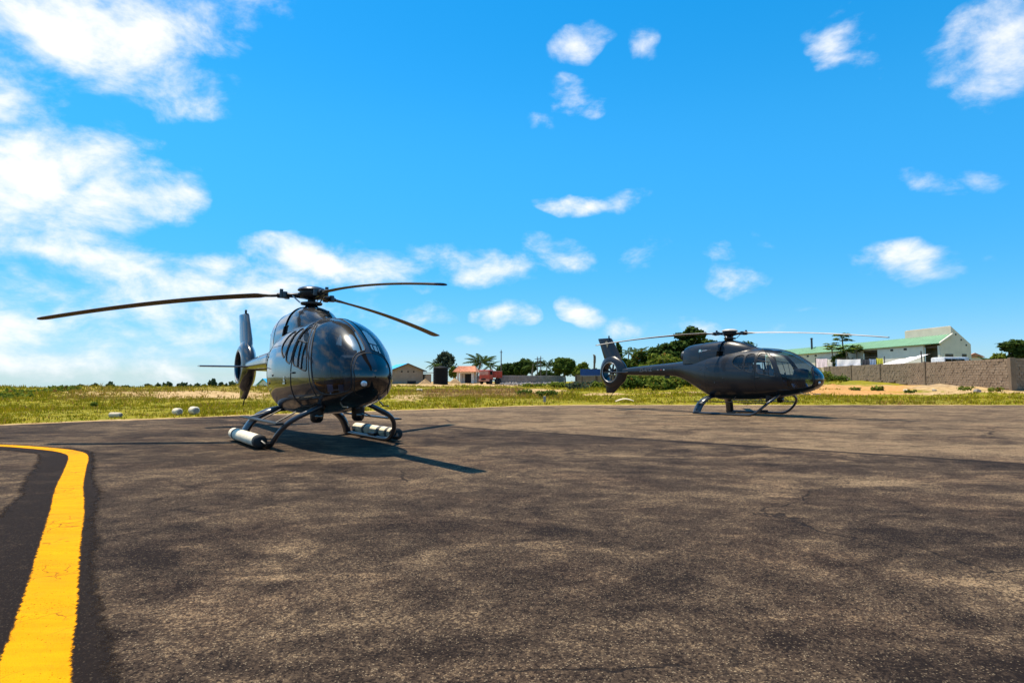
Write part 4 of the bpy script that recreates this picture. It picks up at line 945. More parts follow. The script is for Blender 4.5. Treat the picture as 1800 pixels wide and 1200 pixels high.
# dense tree with dark layered foliage behind the charcoal helicopter: three bearing limbs
x, y = at(1195, 74); zb = hz(x, y); r = random.Random(40); cl_ = []
def c_at(px, py, rw, rh, cnt, dy=0, dep=74): q = dep/FPX; cl_.append((((px-1195)*q, dy, zrow(py, dep)-zb), (rw*q, rw*q*.9, rh*q), cnt))
for px, py, rw, rh in ((1217,583,11,9),(1208,590,9,7),(1228,588,9,6),(1195,590,10,4),(1238,603,16,9),(1215,602,17,10),(1192,607,16,9),(1172,612,14,9),(1155,618,13,9),(1250,606,14,9),(1262,612,14,10),(1200,620,24,13),(1178,628,22,12),(1225,622,22,13),(1160,634,18,11),(1215,638,24,12),(1245,628,20,13),(1190,642,22,10),(1305,607,16,7),(1290,616,16,9),(1322,612,10,7),(1275,622,18,10)): c_at(px, py, rw, rh, 330, r.uniform(-1,1))
leafy('almond_tree', 'tall dark layered tree behind the charcoal helicopter rotor', 'tree', x, y, cl_, .36, 'leaf_dark', 41, (5.0,.22), group='trees beyond the airfield', fill=.35, up=.9)
big_tree('bushy_tree', 'yellow green bushy tree at the left foot of the tall dark tree', 1160, 66, 622, 70, 'leaf_light', 42, 12, 300, .26, .2, dry=.05)
big_tree('bushy_tree', 'olive tree with reddish leaves left of the tall dark tree', 1128, 78, 618, 46, 'leaf_mid', 43, 10, 260, .28, .2, dry=.25)
big_tree('bushy_tree', 'low green tree right of the charcoal tail fin', 1103, 72, 628, 40, 'leaf_mid', 44, 9, 240, .26, .15, dry=.15)
big_tree('column_tree', 'narrow dark tree directly behind the charcoal tail fin', 1088, 86, 603, 12, 'leaf_dark', 45, 9, 160, .26, .25, k=.55)
for i, (px, dp, h, ln, sc, n) in enumerate(((1102,80,4.4,.3,.62,9),(1142,84,4.6,-.2,.75,10),(1120,88,4.5,.2,.7,10))):
    x, y = at(px, dp); palm(('short palm just right of the charcoal tail fin', 'palm top above the shrubs left of the tall dark tree', 'palm between the two other palms by the tail fin')[i], x, y, h, ln, sc, n, 50+i)
big_tree('feathery_tree', 'grey green feathery tree behind the black water tank', 783, 128, 617, 42, 'leaf_grey', 46, 16, 170, .30, .2, fill=.15, k=.5)
big_tree('bushy_tree', 'small yellow green tree between the water tank and the pavilion', 798, 118, 645, 16, 'leaf_light', 47, 7, 160, .3, .1)
big_tree('bushy_tree', 'dark spreading tree left of the twin utility poles', 922, 132, 630, 40, 'leaf_dark', 48, 13, 300, .36, .15)
big_tree('bushy_tree', 'dark low tree behind the red lorry', 893, 136, 639, 44, 'leaf_dark', 49, 12, 300, .36, .1)
big_tree('bushy_tree', 'dark low tree between the lone pole and the spreading tree', 909, 140, 644, 34, 'leaf_dark', 60, 10, 260, .36, .1)
big_tree('round_tree', 'dense round topped dark green tree behind the stone wall', 993, 112, 628, 44, 'leaf_mid', 61, 16, 420, .3, .15, k=.48)
big_tree('round_tree', 'small lighter tree at the right of the round topped tree', 1024, 104, 638, 34, 'leaf_light', 62, 11, 260, .3, .12)
big_tree('bushy_tree', 'low dark thicket behind the stone wall right of the twin poles', 962, 134, 651, 44, 'leaf_dark', 68, 10, 220, .34, .05)
big_tree('bushy_tree', 'low green thicket between the round topped tree and the blue sheet', 1048, 108, 648, 40, 'leaf_mid', 69, 10, 220, .3, .05)
for i, (px, dp, h, ln, sc, n, lab) in enumerate(((838,122,4.1,.9,1.35,17,'palm behind the right end of the orange tiled pavilion'),(864,130,3.6,-.3,1.0,14,'low palm just behind the red lorry'),(960,126,3.6,.2,.95,16,'palm right of the twin utility poles'),(935,128,4.0,.3,1.0,15,'palm against the dark spreading tree'),(766,124,3.6,-.4,.75,9,'low palm left of the feathery tree'))):
    x, y = at(px, dp); palm(lab, x, y, h, ln, sc, n, 70+i)
# low trees far beyond the left crest
far_lab = ['far low tree at the left end of the skyline', 'far low bush right of the leftmost skyline tree', 'far scrub tree above the left crest', 'far round tree, first of the cluster left of the tail', 'far pointed tree left of the glossy helicopter tailplane', 'far flat bush beyond the crest', 'far tree below the tailplane tip', 'tallest far tree, right below the tailplane', 'far round bush right of the tallest skyline tree', 'far low tree just left of the lower fin', 'far thicket between the crest and the tail', 'far tree at the very end of the skyline row']
for i, (px, top, wpx) in enumerate(((140,676,26),(168,675,20),(196,671,14),(222,676,22),(262,675,20),(280,674,12),(296,671,16),(326,671,26),(375,666,14),(392,671,16),(352,673,22),(410,671,20))):
    big_tree('far_tree', far_lab[i], px, 215+7*(i % 3), top, wpx*1.1, 'leaf_far', 80+i, 6, 90, .7, .1, group='far trees on the left skyline', k=.5)
# papaya and shade tree on the right
def papaya(lab, px, dp, top, n, seed, sc=1.):
    x, y = at(px, dp); z0 = hz(x, y); h = zrow(top, dp)-z0-.5*sc; r = random.Random(seed)
    T = empty('papaya_tree', (x, y, z0), 0, label=lab, cat='tree', group='papaya trees behind the block wall')
    g = G(); g.tube(spline([(0,0,-.2),(.1,0,h*.5),(0,0,h)]), [.12*sc*(1-.4*i/16) for i in range(17)], 7); g.build('trunk', 'bark_pale', T, True)
    for i in range(n):
        a = 6.28*i/n*1.618*2; e = r.uniform(-.35, .9); L = sc*r.uniform(.55,.95); d = Vector((math.cos(a)*math.cos(e), math.sin(a)*math.cos(e), math.sin(e))); tip = Vector((0,0,h))+d*L
        g = G(); g.tube([(0,0,h), Vector((0,0,h))+d*L*.5+Vector((0,0,.06)), tip], .014*sc, 5); st = g.build('leaf_stalk', 'leaf_mid', T)
        V = [tip]; F = []; lob = 9
        for k in range(lob*2):
            q = math.pi*2*k/(lob*2); rr = sc*(.50 if k % 2 else .24)*r.uniform(.8,1.15); V.append(tip + Vector((math.cos(q)*rr, math.sin(q)*rr, -.28*rr-.10*sc*r.random())))
        for k in range(lob*2): F.append((0, 1+k, 1+(k+1) % (lob*2)))
        me = mesh_obj('leaf', V, F, 'leaf_mid' if r.random() < .6 else 'leaf_light', st); aa = me.data.attributes.new('rnd', 'FLOAT', 'POINT'); aa.data.foreach_set('value', [r.random()]*len(V))
    return T
papaya('tallest papaya tree rising above the green roof edge', 1482, 87.5, 587, 30, 1, 1.25)
papaya('papaya tree left of the tallest one', 1463, 88, 604, 26, 2, 1.15)
papaya('papaya tree right of the tallest one, by the dark veranda', 1506, 87, 607, 26, 3, 1.15)
papaya('lowest papaya tree, in the middle of the group', 1488, 86.5, 608, 28, 4, 1.2)
big_tree('bushy_tree', 'low green bush under the papaya leaves', 1482, 88, 620, 44, 'leaf_mid', 64, 9, 200, .28, .1)
x, y = at(1786, 56); zb = hz(x, y); cl_ = []
for px, py, rw, rh in ((1784,602,13,5),(1768,607,10,5),(1798,604,13,6),(1810,610,14,8),(1775,613,9,5),(1792,614,12,6),(1800,622,12,7),(1785,624,9,7)): q = 56/FPX; cl_.append((((px-1786)*q, 0, zrow(py, 56)-zb), (rw*q, rw*q, rh*q), 230))
leafy('shade_tree', 'dark flat topped tree behind the wall at the right frame edge', 'tree', x, y, cl_, .22, 'leaf_dark', 66, (3.1,.12), 'bark', 'trees beyond the airfield', fill=.35, up=.9)
big_tree('bushy_tree', 'bright green bush behind the wall left of the flat topped tree', 1754, 58, 620, 44, 'leaf_light', 67, 9, 200, .2, .1)
palm('young banana like palm behind the wall near the white gable', *at(1736, 60), 2.2, .1, .5, 9, 90)

# ------------------------------------------------------------------ block wall on the right
WC = np.array(at(1778, 44.5)); WE = np.array(at(1448, 90.0)); WQ = WC + np.array((9.0, 2.6))
def base_z(x, y): return hz(x, y)-.05
wall = empty('block_wall', (WC[0], WC[1], 0), 0, label='rough brown concrete block wall with pillars behind the sandy strip at right', cat='wall')
WH = 2.25; rows = 11; BL, BH = .42, .205
blk = G(); blk.bbox((0,0,0), (BL-.018,.17,BH-.016), .008); bo = blk.build('block_source', 'concrete_block'); bmesh0 = bo.data; bpy.data.objects.remove(bo)
cells = []
def wall_run(A_, B_, h0, h1, z0=None, z1=None):
    L = np.linalg.norm(B_-A_); d = (B_-A_)/L; ang = math.atan2(d[1], d[0]); n = int(L/BL)
    for i in range(n):
        for j in range(rows):
            s = (i+.5+(.5 if j % 2 else 0))*BL
            if s > L-.2: continue
            p = A_+d*s; k = s/L; zb0 = z0 + (z1-z0)*k; H = h0+(h1-h0)*k
            cells.append((p[0], p[1], zb0 + (j+.5)*H/rows, ang, H/rows/BH))
    nrm = np.array((-d[1], d[0]))
    c = (A_+B_)/2; g = G(); hb = .055
    P = [A_-nrm*hb, B_-nrm*hb, B_+nrm*hb, A_+nrm*hb]; V = [(p[0]-WC[0], p[1]-WC[1], zz) for zz_ in (0,1) for p, zz in zip(P, ((z0-.4,z1-.4,z1-.4,z0-.4), (z0+h0-.02,z1+h1-.02,z1+h1-.02,z0+h0-.02))[zz_])]
    g.add(V, [(0,3,2,1),(4,5,6,7),(0,1,5,4),(1,2,6,5),(2,3,7,6),(3,0,4,7)]); g.build('wall_core', 'mortar', wall)
zC, zE = .60, 1.42
wall_run(WC, WE, 2.28, 2.0, zC, zE); wall_run(WC, WQ, 2.28, 2.3, zC, zC+.1)
cells.sort(key=lambda c: c[0]**2+c[1]**2 if c[0] < 41.3 else 1e6)
rb2 = random.Random(9)
for i, (x, y, z, a, sc) in enumerate(cells[:300]):
    o = bpy.data.objects.new('block', bmesh0); COL.objects.link(o); o.parent = wall; nx, ny = -math.sin(a), math.cos(a); jit = rb2.uniform(-.014,.014)
    o.location = (x-WC[0]+nx*jit, y-WC[1]+ny*jit, z+rb2.uniform(-.006,.006)); o.rotation_euler = (rb2.uniform(-.03,.03), 0, a+rb2.uniform(-.02,.02)); o.scale = (rb2.uniform(.93,1), rb2.uniform(.9,1.1), sc)
me0V = np.array([v.co[:] for v in bmesh0.vertices]); me0F = [tuple(p.vertices) for p in bmesh0.polygons]
bx8 = np.array([(sx*(BL-.018)/2, sy*.085, sz*(BH-.016)/2) for sz in (-1,1) for sy in (-1,1) for sx in (-1,1)])
V = []; F = []
for (x, y, z, a, sc) in cells[300:]:
    jit = rb2.uniform(-.02,.02); c_, s_2 = math.cos(a), math.sin(a); q = bx8*np.array((rb2.uniform(.9,1),1,sc)); q[:,1] += jit; k = len(V)
    V += [(x-WC[0]+p[0]*c_-p[1]*s_2, y-WC[1]+p[0]*s_2+p[1]*c_, z+p[2]) for p in q]; F += [tuple(k+i for i in f) for f in ((0,2,3,1),(4,5,7,6),(0,1,5,4),(1,3,7,5),(3,2,6,7),(2,0,4,6))]
tag(mesh_obj('far_blocks', V, F, 'concrete_block', wall), kind='stuff')
dW = (WE-WC)/np.linalg.norm(WE-WC); LW = np.linalg.norm(WE-WC)
def wall_s(px):
    k = (px-900)/FPX; return (WC[0]-k*WC[1])/(k*dW[1]-dW[0])
for px in (1778,1627,1548,1497,1459):
    s = max(0, wall_s(px)); p = WC+dW*s; zb = zC+(zE-zC)*s/LW; H = 2.28+(2.0-2.28)*s/LW
    g = G(); g.bbox((p[0]-WC[0], p[1]-WC[1], zb-.3+(H+.36)/2), (.34 if px < 1700 else .36,.34,H+.36), .015, Matrix.Rotation(math.atan2(dW[1], dW[0]), 3, 'Z')); g.build('pillar', 'mortar', wall)
# ledge of dark footing stones lying along the foot of the wall
for i, px in enumerate((1520,1545,1566,1585,1602)):
    s = wall_s(px); p = WC+dW*s-np.array((dW[1],-dW[0]))*(-.6); x, y = p[0]-.7, p[1]-.4; g = G(); g.bbox((0,0,.10), (1.3,.5,.22), .05, Matrix.Rotation(R(70+5*i), 3, 'Z')); o = g.build('footing_slab', 'mortar'); o.location = (x, y, hz(x, y)-.02)
    tag(o, f"{('leftmost','second','middle','fourth','rightmost')[i]} of five low concrete slabs lying along the foot of the block wall", 'slab', 'concrete slabs at the wall foot')
# sand heaps
def heap(name, lab, px, dp, wpx, hpx, mat, seed, dy=.5):
    x, y = at(px, dp); q = dp/FPX; w_, h = wpx*q, hpx*q; r = np.random.default_rng(seed); V = []; F = []; n, m = 28, 10
    for i in range(m+1):
        k = i/m
        for j in range(n):
            a = 2*math.pi*j/n; rr = k*(1+.12*math.sin(3*a+seed)+.08*math.sin(7*a)); V.append((math.cos(a)*rr*w_/2, math.sin(a)*rr*w_/2*dy, h*(1-k)**1.15*(1+.06*r.normal()) - .12*k))
    for i in range(m):
        for j in range(n): F.append((i*n+j, (i+1)*n+j, (i+1)*n+(j+1)%n, i*n+(j+1)%n))
    o = mesh_obj(name, V, F, mat, None, True); o.location = (x, y, hz(x, y)); return tag(o, lab, 'sand heap', 'heaps of sand')
heap('sand_heap', 'low orange sand heap ahead of the charcoal helicopter nose', 1462, 50, 110, 10, 'orange_sand', 1)
heap('sand_heap', 'low tan sand bank in front of the block wall', 1650, 48, 120, 5, 'sand_heap', 2, .35)
heap('sand_heap', 'tan sand heap left of the black water tank', 748, 99, 30, 9, 'sand_heap', 3)
heap('sand_heap', 'tan sand heap between the water tank and the pavilion', 800, 104, 28, 9, 'sand_heap', 4)

# ------------------------------------------------------------------ white building with green roof
BN = np.array((52.3,72.7)); dF = np.array((-.1129,.9936)); dG = np.array((.9936,.1129))
bld = empty('white_building', (BN[0], BN[1], 0), math.atan2(dF[1], dF[0]), label='long cream building with green sheet roof and raised end block behind the block wall', cat='building')
# local frame: x along the facade (away), y to the left; so the far side is -y
def B(s, yy, z): return Vector((s, -yy, z))
def bpart(name, mat, P, d, par=bld): g = G(); g.prism(P, d); return g.build(name, mat, par)
LEN = 40; z0 = 1.2
g = G(); g.prism([B(-.02,0,z0),B(-.02,0,5.95),B(-.02,1.42,6.85),B(-.02,1.42,7.96),B(-.02,4.0,5.75),B(-.02,4.0,z0)], (.22,0,0)); gab = g.build('gable_wall', 'wall_cream', bld)
for (y0, y1, z1, z2) in ((.5,1.55,3.7,4.55),(2.75,3.35,3.7,4.55)):
    w1 = bpart('window', 'fascia_brown', [B(-.05,y0,z1),B(-.05,y1,z1),B(-.05,y1,z2),B(-.05,y0,z2)], (.05,0,0), gab); bpart('pane', 'opening_olive', [B(-.065,y0+.06,z1+.06),B(-.065,y1-.06,z1+.06),B(-.065,y1-.06,z2-.06),B(-.065,y0+.06,z2-.06)], (.03,0,0), w1)
for (yy, z) in ((1.95,6.85),(2.65,6.2),(3.3,5.55)): bpart('vent_hole', 'opening_dark', [B(-.05,yy,z),B(-.05,yy+.16,z),B(-.05,yy+.16,z+.18),B(-.05,yy,z+.18)], (.06,0,0), gab)
def s_of(px): k = (px-900)/FPX; return (BN[0]-BN[1]*k)/(dF[1]*k-dF[0])
for (s0, s1) in ((2.7,10.8),(13.8,LEN)): bpart('facade_wall', 'wall_white' if s0 < 5 else 'wall_cream', [B(s0,0,z0),B(s1,0,z0),B(s1,0,5.62),B(s0,0,5.62)], B(0,.2,0))
for (s0, s1) in ((.22,2.7),(10.8,13.8)):
    bpart('veranda_wall', 'opening_olive', [B(s0,1.1,z0),B(s1,1.1,z0),B(s1,1.1,6.2),B(s0,1.1,6.2)], B(0,.1,0)); bpart('veranda_beam', 'fascia_brown', [B(s0,.3,5.35),B(s1,.3,5.35),B(s1,.3,5.62),B(s0,.3,5.62)], B(0,.12,0))
for s1 in (2.7,13.8): bpart('return_wall', 'opening_olive', [B(s1-.1,.22,z0),B(s1-.1,1.1,z0),B(s1-.1,1.1,5.8),B(s1-.1,.22,5.8)], (.08,0,0))
bpart('corner_post', 'wall_white', [B(.2,-.03,z0),B(.5,-.03,z0),B(.5,-.03,5.6),B(.2,-.03,5.6)], B(0,.25,0))
bpart('eave_board', 'wall_cream', [B(2.7,.03,5.625),B(LEN,.03,5.625),B(LEN,.03,5.9),B(2.7,.03,5.9)], B(0,.12,0))
rf = bpart('roof', 'roof_green', [B(-.25,-.32,5.82),B(-.25,1.44,6.93),B(-.25,1.44,6.99),B(-.25,-.32,5.88)], (LEN+.3,0,0))
for k in range(80):
    s = -.2+.5*k
    if k == 0: g = G(); g.box((0,0,0), (.05,2.06,.03), Matrix.Rotation(-math.atan2(1.11,1.76), 3, 'X')); rib0 = g.build('roof_rib', 'roof_green', rf); ro = rib0
    else: ro = rib0.copy(); COL.objects.link(ro); ro.parent = rf
    ro.location = B(s, .56, 6.455)
bpart('back_roof', 'roof_green', [B(7.4,1.46,6.93),B(7.4,3.9,5.5),B(7.4,3.9,5.56),B(7.4,1.46,6.99)], (LEN-7.4,0,0))
bpart('raised_block', 'wall_cream', [B(.2,1.46,6.9),B(7.4,1.46,6.9),B(7.4,1.46,7.96),B(.2,1.46,7.96)], B(0,.2,0))
bpart('block_end', 'wall_cream', [B(7.4,1.66,6.9),B(7.4,1.66,7.96),B(7.4,4.0,5.75),B(7.4,4.0,5.6)], (-.2,0,0))
bpart('upper_roof', 'wall_cream', [B(.25,1.60,7.97),B(.25,4.15,5.78),B(.25,4.15,5.84),B(.25,1.60,8.03)], (7.1,0,0))
bpart('verge_trim', 'wall_white', [B(-.12,-.35,5.80),B(-.12,1.42,6.92),B(-.12,1.42,7.08),B(-.12,-.35,5.96)], (-.18,0,0))
for px in (1422,1436,1571,1595):
    s = s_of(px); bpart('eave_vent', 'opening_dark', [B(s,-.04,5.3),B(s+.5,-.04,5.3),B(s+.5,-.04,5.55),B(s,-.04,5.55)], B(0,.06,0))
pp = s_of(1419); g = G(); g.tube([B(pp,.9,6.4),B(pp,.9,8.3)], .16, 10); g.lathe([(.16,8.3),(.26,8.36),(.26,8.42),(.01,8.55)], B(pp,.9,0), 10); g.build('flue_pipe', 'dark_grey_metal', bld, True)
hut = empty('red_roof_hut', (*at(1713,84), hz(*at(1713,84))), R(-30), label='tiny hut with pinkish tiled roof right of the cream building', cat='hut')
g = G(); g.box((0,0,1.5), (1.6,1.6,3.0)); g.build('wall', 'wall_cream', hut); g = G(); g.prism([(-1.1,-1.0,3.0),(1.1,-1.0,3.0),(0,-1.0,3.6)], (0,2,0)); g.build('roof', 'roof_tile', hut)

# ------------------------------------------------------------------ things behind the block wall
def cloth(name, lab, P, mat, cat, group=None, wav=.10, nx=14, nz=6, thick=.012):
    """sheet spanned by four corner points with folds"""
    a, b, c, d = [Vector(p) for p in P]; V = []; F = []; nrm = (b-a).cross(d-a).normalized()
    for j in range(nz+1):
        for i in range(nx+1):
            u, v = i/nx, j/nz; p = (a.lerp(b, u)).lerp(d.lerp(c, u), v); V.append(p + nrm*wav*math.sin(u*17+v*2)*(.25+.75*v) - Vector((0,0,.06*math.sin(math.pi*u)*(1-v))))
    k = len(V); V += [p - nrm*thick for p in V]
    for j in range(nz):
        for i in range(nx): q = j*(nx+1)+i; F += [(q,q+1,q+nx+2,q+nx+1),(k+q,k+q+nx+1,k+q+nx+2,k+q+1)]
    return tag(mesh_obj(name, V, F, mat, None, True), lab, cat, group)
def wp(px, py, back=.9):
    s = wall_s(px); p = WC+dW*s+np.array((dW[1],-dW[0]))*back; return (p[0], p[1], zrow(py, p[1]))
ln = [(1424,630,1443,644,'cloth_pink','pale pink sheet at the left end of the washing line'),(1443,631,1453,643,'cloth_cream','cream cloth beside the pink sheet on the washing line'),(1453,631,1500,642.5,'cloth_white','long off white patterned sheet on the washing line'),
      (1500.5,631,1514,640.5,'cloth_dark','dark clothes right of the long white sheet'),(1514,630.5,1526,640,'cloth_blue','grey blue clothes between the dark and yellow ones'),(1526,629,1538,640,'cloth_yellow','yellow cloth at the right end of the washing line')]
for x0, y0, x1, y1, mt, lab in ln: cloth('washing', lab, (wp(x0,y0), wp(x1,y0), wp(x1,y1+2), wp(x0,y1+2)), mt, 'washing', 'washing on the line behind the wall')
pa, pb = wp(1423,629.5), wp(1540,627.5); ws = empty('washing_line', (pa[0],pa[1],hz(pa[0],pa[1])), 0, label='washing line on two poles behind the block wall', cat='washing line')
for (q, nm) in ((pa,'a'),(pb,'b')):
    g = G(); zz = hz(pa[0],pa[1]); g.tube([(q[0]-pa[0],q[1]-pa[1],-.2),(q[0]-pa[0],q[1]-pa[1],q[2]-zz+.1)], .05, 7); g.build('post', 'timber_pole', ws)
g = G(); g.tube([(0,0,pa[2]-hz(pa[0],pa[1])),(pb[0]-pa[0],pb[1]-pa[1],pb[2]-hz(pa[0],pa[1]))], .012, 5); g.build('line', 'timber_pole', ws)
cloth('white_awning', 'bright white slanting awning sheet above the block wall', (wp(1539,641,.5), wp(1571,641,.5), wp(1589,620.5,2.6), wp(1550,632,1.8)), 'cloth_white', 'awning', wav=.05)
pq = wp(1592,617,1.6); g = G(); zz = hz(pq[0],pq[1]); g.tube([(0,0,-.2),(-.15,0,pq[2]-zz)], .06, 7); o = g.build('awning_pole', 'timber_pole'); o.location = (pq[0],pq[1],zz); tag(o, 'slim leaning pole at the right end of the white awning', 'pole')
vx, vy = wp(1590,640,4.2)[:2]; vz = hz(vx, vy); van = empty('white_minibus', (vx, vy, vz), R(8), label='white minibus roof and dark windows showing above the block wall', cat='minibus')
vh = zrow(627.5, vy)-vz
g = G(); g.bbox((0,0,vh*.56), (2.9,1.7,vh*.86), .14); vb = g.build('body', 'vehicle_white', van, True, 40)
for k, xx in enumerate((-1.0,-.25,.5)):
    g = G(); g.bbox((xx,-.86,vh*.82), (.70,.04,vh*.20), .015); g.build('window', 'car_glass', van)
g = G(); g.bbox((1.68,0,vh*.80), (.05,1.4,vh*.22), .015); g.build('wind_screen', 'car_glass', van)
for xx in (-1.1,1.1):
    for yy in (-.82,.82): g = G(); g.lathe([(.001,-.1),(.3,-.1),(.33,0),(.3,.1),(.001,.1)], (xx,yy,.33), 16, 'y'); g.build('wheel', 'tyre', van, True)

# ------------------------------------------------------------------ middle distance
# long low wall far behind, seen under the boom and the blue sheet
wa, wb_ = np.array(at(1012, 93)), np.array(at(1452, 92)); lw = empty('boundary_wall', (wa[0],wa[1],hz(*wa)), math.atan2(*(wb_-wa)[::-1]), label='long low pinkish brown boundary wall behind the shrubs', cat='wall')
Lb = np.linalg.norm(wb_-wa); g = G(); g.box((Lb/2,0,.45), (Lb,.18,1.9)); g.build('wall_panel', 'concrete_block', lw); g = G(); g.box((Lb/2,0,1.44), (Lb,.26,.08)); g.build('coping', 'mortar', lw)
for k in range(int(Lb/3.2)+1): g = G(); g.box((k*3.2,-.12,.46), (.26,.12,1.92)); g.build('pillar', 'fascia_brown', lw)
bx_, by_ = at(1040, 90); zb = hz(bx_, by_); bs = empty('blue_shed', (bx_, by_, zb), 0, label='blue sheet metal panel above the low wall left of the charcoal tail fan', cat='shed')
q = 90/FPX; g = G(); zz0, zz1 = zrow(659.5,90)-zb, zrow(648.5,90)-zb
g.box((0,0,(zz0+zz1)/2), (40*q,.06,zz1-zz0)); bsheet = g.build('sheet', 'sheet_blue', bs)
for k in range(12): g = G(); g.box((-18*q+k*36*q/11,-.045,(zz0+zz1)/2), (.06,.03,zz1-zz0-.02)); g.build('sheet_rib', 'sheet_blue', bsheet)
g = G(); g.box((0,-.05,zz0-.05), (40*q,.08,.07)); g.build('rail', 'grey_lip', bs)
for xx in (-17,7,18): g = G(); g.box((xx*q,.05,zz0/2-.1), (.16,.12,zz0+.3)); g.build('post', 'fascia_brown', bs)
# stump of a dead palm with a curved top
sx_, sy_ = at(1044, 97); zz = hz(sx_, sy_); tpz = zrow(623, 97)-zz; st = empty('dead_palm', (sx_, sy_, zz), 0, label='dead curved palm stump above the blue sheet', cat='dead palm')
g = G(); g.tube(spline([(0,0,-.2),(.05,0,tpz*.55),(.12,0,tpz*.8),(.1,0,tpz*.95),(-.15,0,tpz)], 6), [.16]*10+[.2]*8+[.2,.17,.14,.1,.08,.05,.03], 8); g.build('trunk', 'bark', st, True)
for k, a in enumerate((0,2.6,3.4)): o = bpy.data.objects.new('dead_frond', FROND); COL.objects.link(o); o.parent = st; o.location = (.05,0,tpz*.56); o.rotation_euler = (0,.5,a); o.scale = (.42,.42,.42)
# grey stone wall and rubble
wa, wb_ = np.array(at(872, 108)), np.array(at(990, 112)); sw = empty('stone_wall', (wa[0],wa[1],hz(*wa)), math.atan2(*(wb_-wa)[::-1]), label='long low grey stone wall right of the red lorry', cat='wall')
Lb = np.linalg.norm(wb_-wa); g = G(); g.box((Lb/2,.05,.45), (Lb,.3,2.0)); g.build('wall_core', 'stone_grey', sw)
r = random.Random(12); V = []; g = G()
for j in range(6):
    xx = 0
    while xx < Lb: w_ = r.uniform(.25,.55); g.bbox((xx+w_/2,-.14,.0+j*.25+.12), (w_*.94,.12,.23), .03); xx += w_
o = g.build('wall_stone', 'stone_grey', sw); tag(o, kind='stuff')
g = G(); r = random.Random(13)
for k in range(220):
    px = r.uniform(880,985); dp = r.uniform(97,106); x, y = at(px, dp); s = r.uniform(.12,.42); g.bbox((x, y, hz(x, y)+s*.2), (s*1.3,s,s*.8), s*.2, Euler((r.random(),r.random(),r.random()*6)).to_matrix())
tag(g.build('rubble', 'stone_grey'), 'grey and white rubble strewn in front of the grey stone wall', 'rubble', kind='stuff')
# utility poles
for i, (px, dp, top, arms, lab) in enumerate(((881,118,616,1,'lone utility pole behind the grey stone wall'),(944.5,124,628,2,'left one of the twin utility poles'),(950.5,124,627,2,'right one of the twin utility poles'))):
    x, y = at(px, dp); z0_ = hz(x, y); h = zrow(top, dp)-z0_; T = empty('utility_pole', (x, y, z0_), 0, label=lab, cat='pole', group='utility poles'); g = G(); g.tube([(0,0,-.3),(0,0,h)], [.13,.09], 8); g.build('pole', 'timber_pole', T, True)
    for k in range(arms): g = G(); g.box((0,-.1,h-.35-.55*k), (1.1 if arms > 1 else .55,.1,.1)); g.build('cross_arm', 'timber_pole', T)
    g = G(); g.tube([(0,-.12,h-.1),(0,-.12,h+.2)], .05, 6); g.build('insulator', 'stone_grey', T)
px_, py_ = at(930,126); g = G(); zz = hz(px_,py_); g.tube([(0,0,-.2),(.9,0,zrow(640,126)-zz)], .07, 6); o = g.build('leaning_post', 'stone_grey'); o.location = (px_,py_,zz); tag(o, 'pale leaning post left of the twin utility poles', 'post')
# block house with blue roof
hx, hy = at(716, 104); hzz = hz(hx, hy); hs = empty('block_house', (hx, hy, hzz), R(24), label='bare block house with bright blue roof right of the glossy helicopter nose', cat='house')
hw, hh_, hp, hl = 2.85, zrow(650.5,104)-hzz, zrow(639,104)-hzz, 8.0
g = G(); g.prism([(-hw,0,-.5),(hw,0,-.5),(hw,0,hh_),(0,0,hp-.1),(-hw,0,hh_)], (0,.2,0)); gb = g.build('gable_wall', 'house_block', hs)
for sx in (-1,1): g = G(); g.box((sx*(hw-.1),hl/2+.1,hh_/2-.25), (.2,hl-.2,hh_+.5)); g.build('side_wall', 'house_block', hs)
for sx, mt in ((-1,'roof_blue'),(1,'roof_blue')):
    d_ = Vector((sx*(hw+.55),0,-(hp-hh_)*(hw+.55)/hw)); g = G(); P0 = Vector((0,-.5,hp)); g.prism([P0, P0+d_, P0+d_+Vector((0,0,.07)), P0+Vector((0,0,.07))], (0,hl+1,0)); rfx = g.build('roof_slope', mt, hs)
    g = G(); P0 = Vector((0,-.56,hp-.10)); g.prism([P0, P0+d_, P0+d_+Vector((0,0,.18)), P0+Vector((0,0,.18))], (0,.055,0)); g.build('barge_board', 'fascia_brown', rfx)
for xx in (-.95,.15,1.15): g = G(); g.box((xx,-.015,hh_-.25), (.24,.06,.26)); g.build('vent', 'opening_dark', gb)
g = G(); g.box((.8,-.02,.25), (1.5,.08,.7)); g.build('low_opening', 'opening_dark', gb)
g = G(); g.box((3.6,.5,.9), (1.0,2.6,1.8)); an = g.build('annex', 'house_block', hs); g = G(); g.box((3.9,.5,2.05), (1.9,3.0,.1)); g.build('annex_roof', 'grey_lip', hs)
# low hut seen behind the tail of the glossy helicopter
hx, hy = at(465, 120); hzz = hz(hx, hy); h2 = empty('blue_roof_hut', (hx, hy, hzz), R(-20), label='small hut with blue roof seen below the tailplane of the glossy helicopter', cat='hut'); e_ = zrow(674,120)-hzz; p_ = zrow(665.5,120)-hzz
g = G(); g.prism([(-1.3,0,-.5),(1.3,0,-.5),(1.3,0,e_),(0,0,p_-.05),(-1.3,0,e_)], (0,3,0)); g.build('wall', 'wall_white', h2)
for sx in (-1,1): d_ = Vector((sx*1.75,0,-(p_-e_)*1.75/1.3)); P0 = Vector((0,-.4,p_)); g = G(); g.prism([P0,P0+d_,P0+d_+Vector((0,0,.07)),P0+Vector((0,0,.07))], (0,3.8,0)); g.build('roof_slope', 'roof_blue', h2)
g = G(); g.box((.2,-.02,e_*.45), (.7,.06,e_*.8)); g.build('door', 'opening_olive', h2)
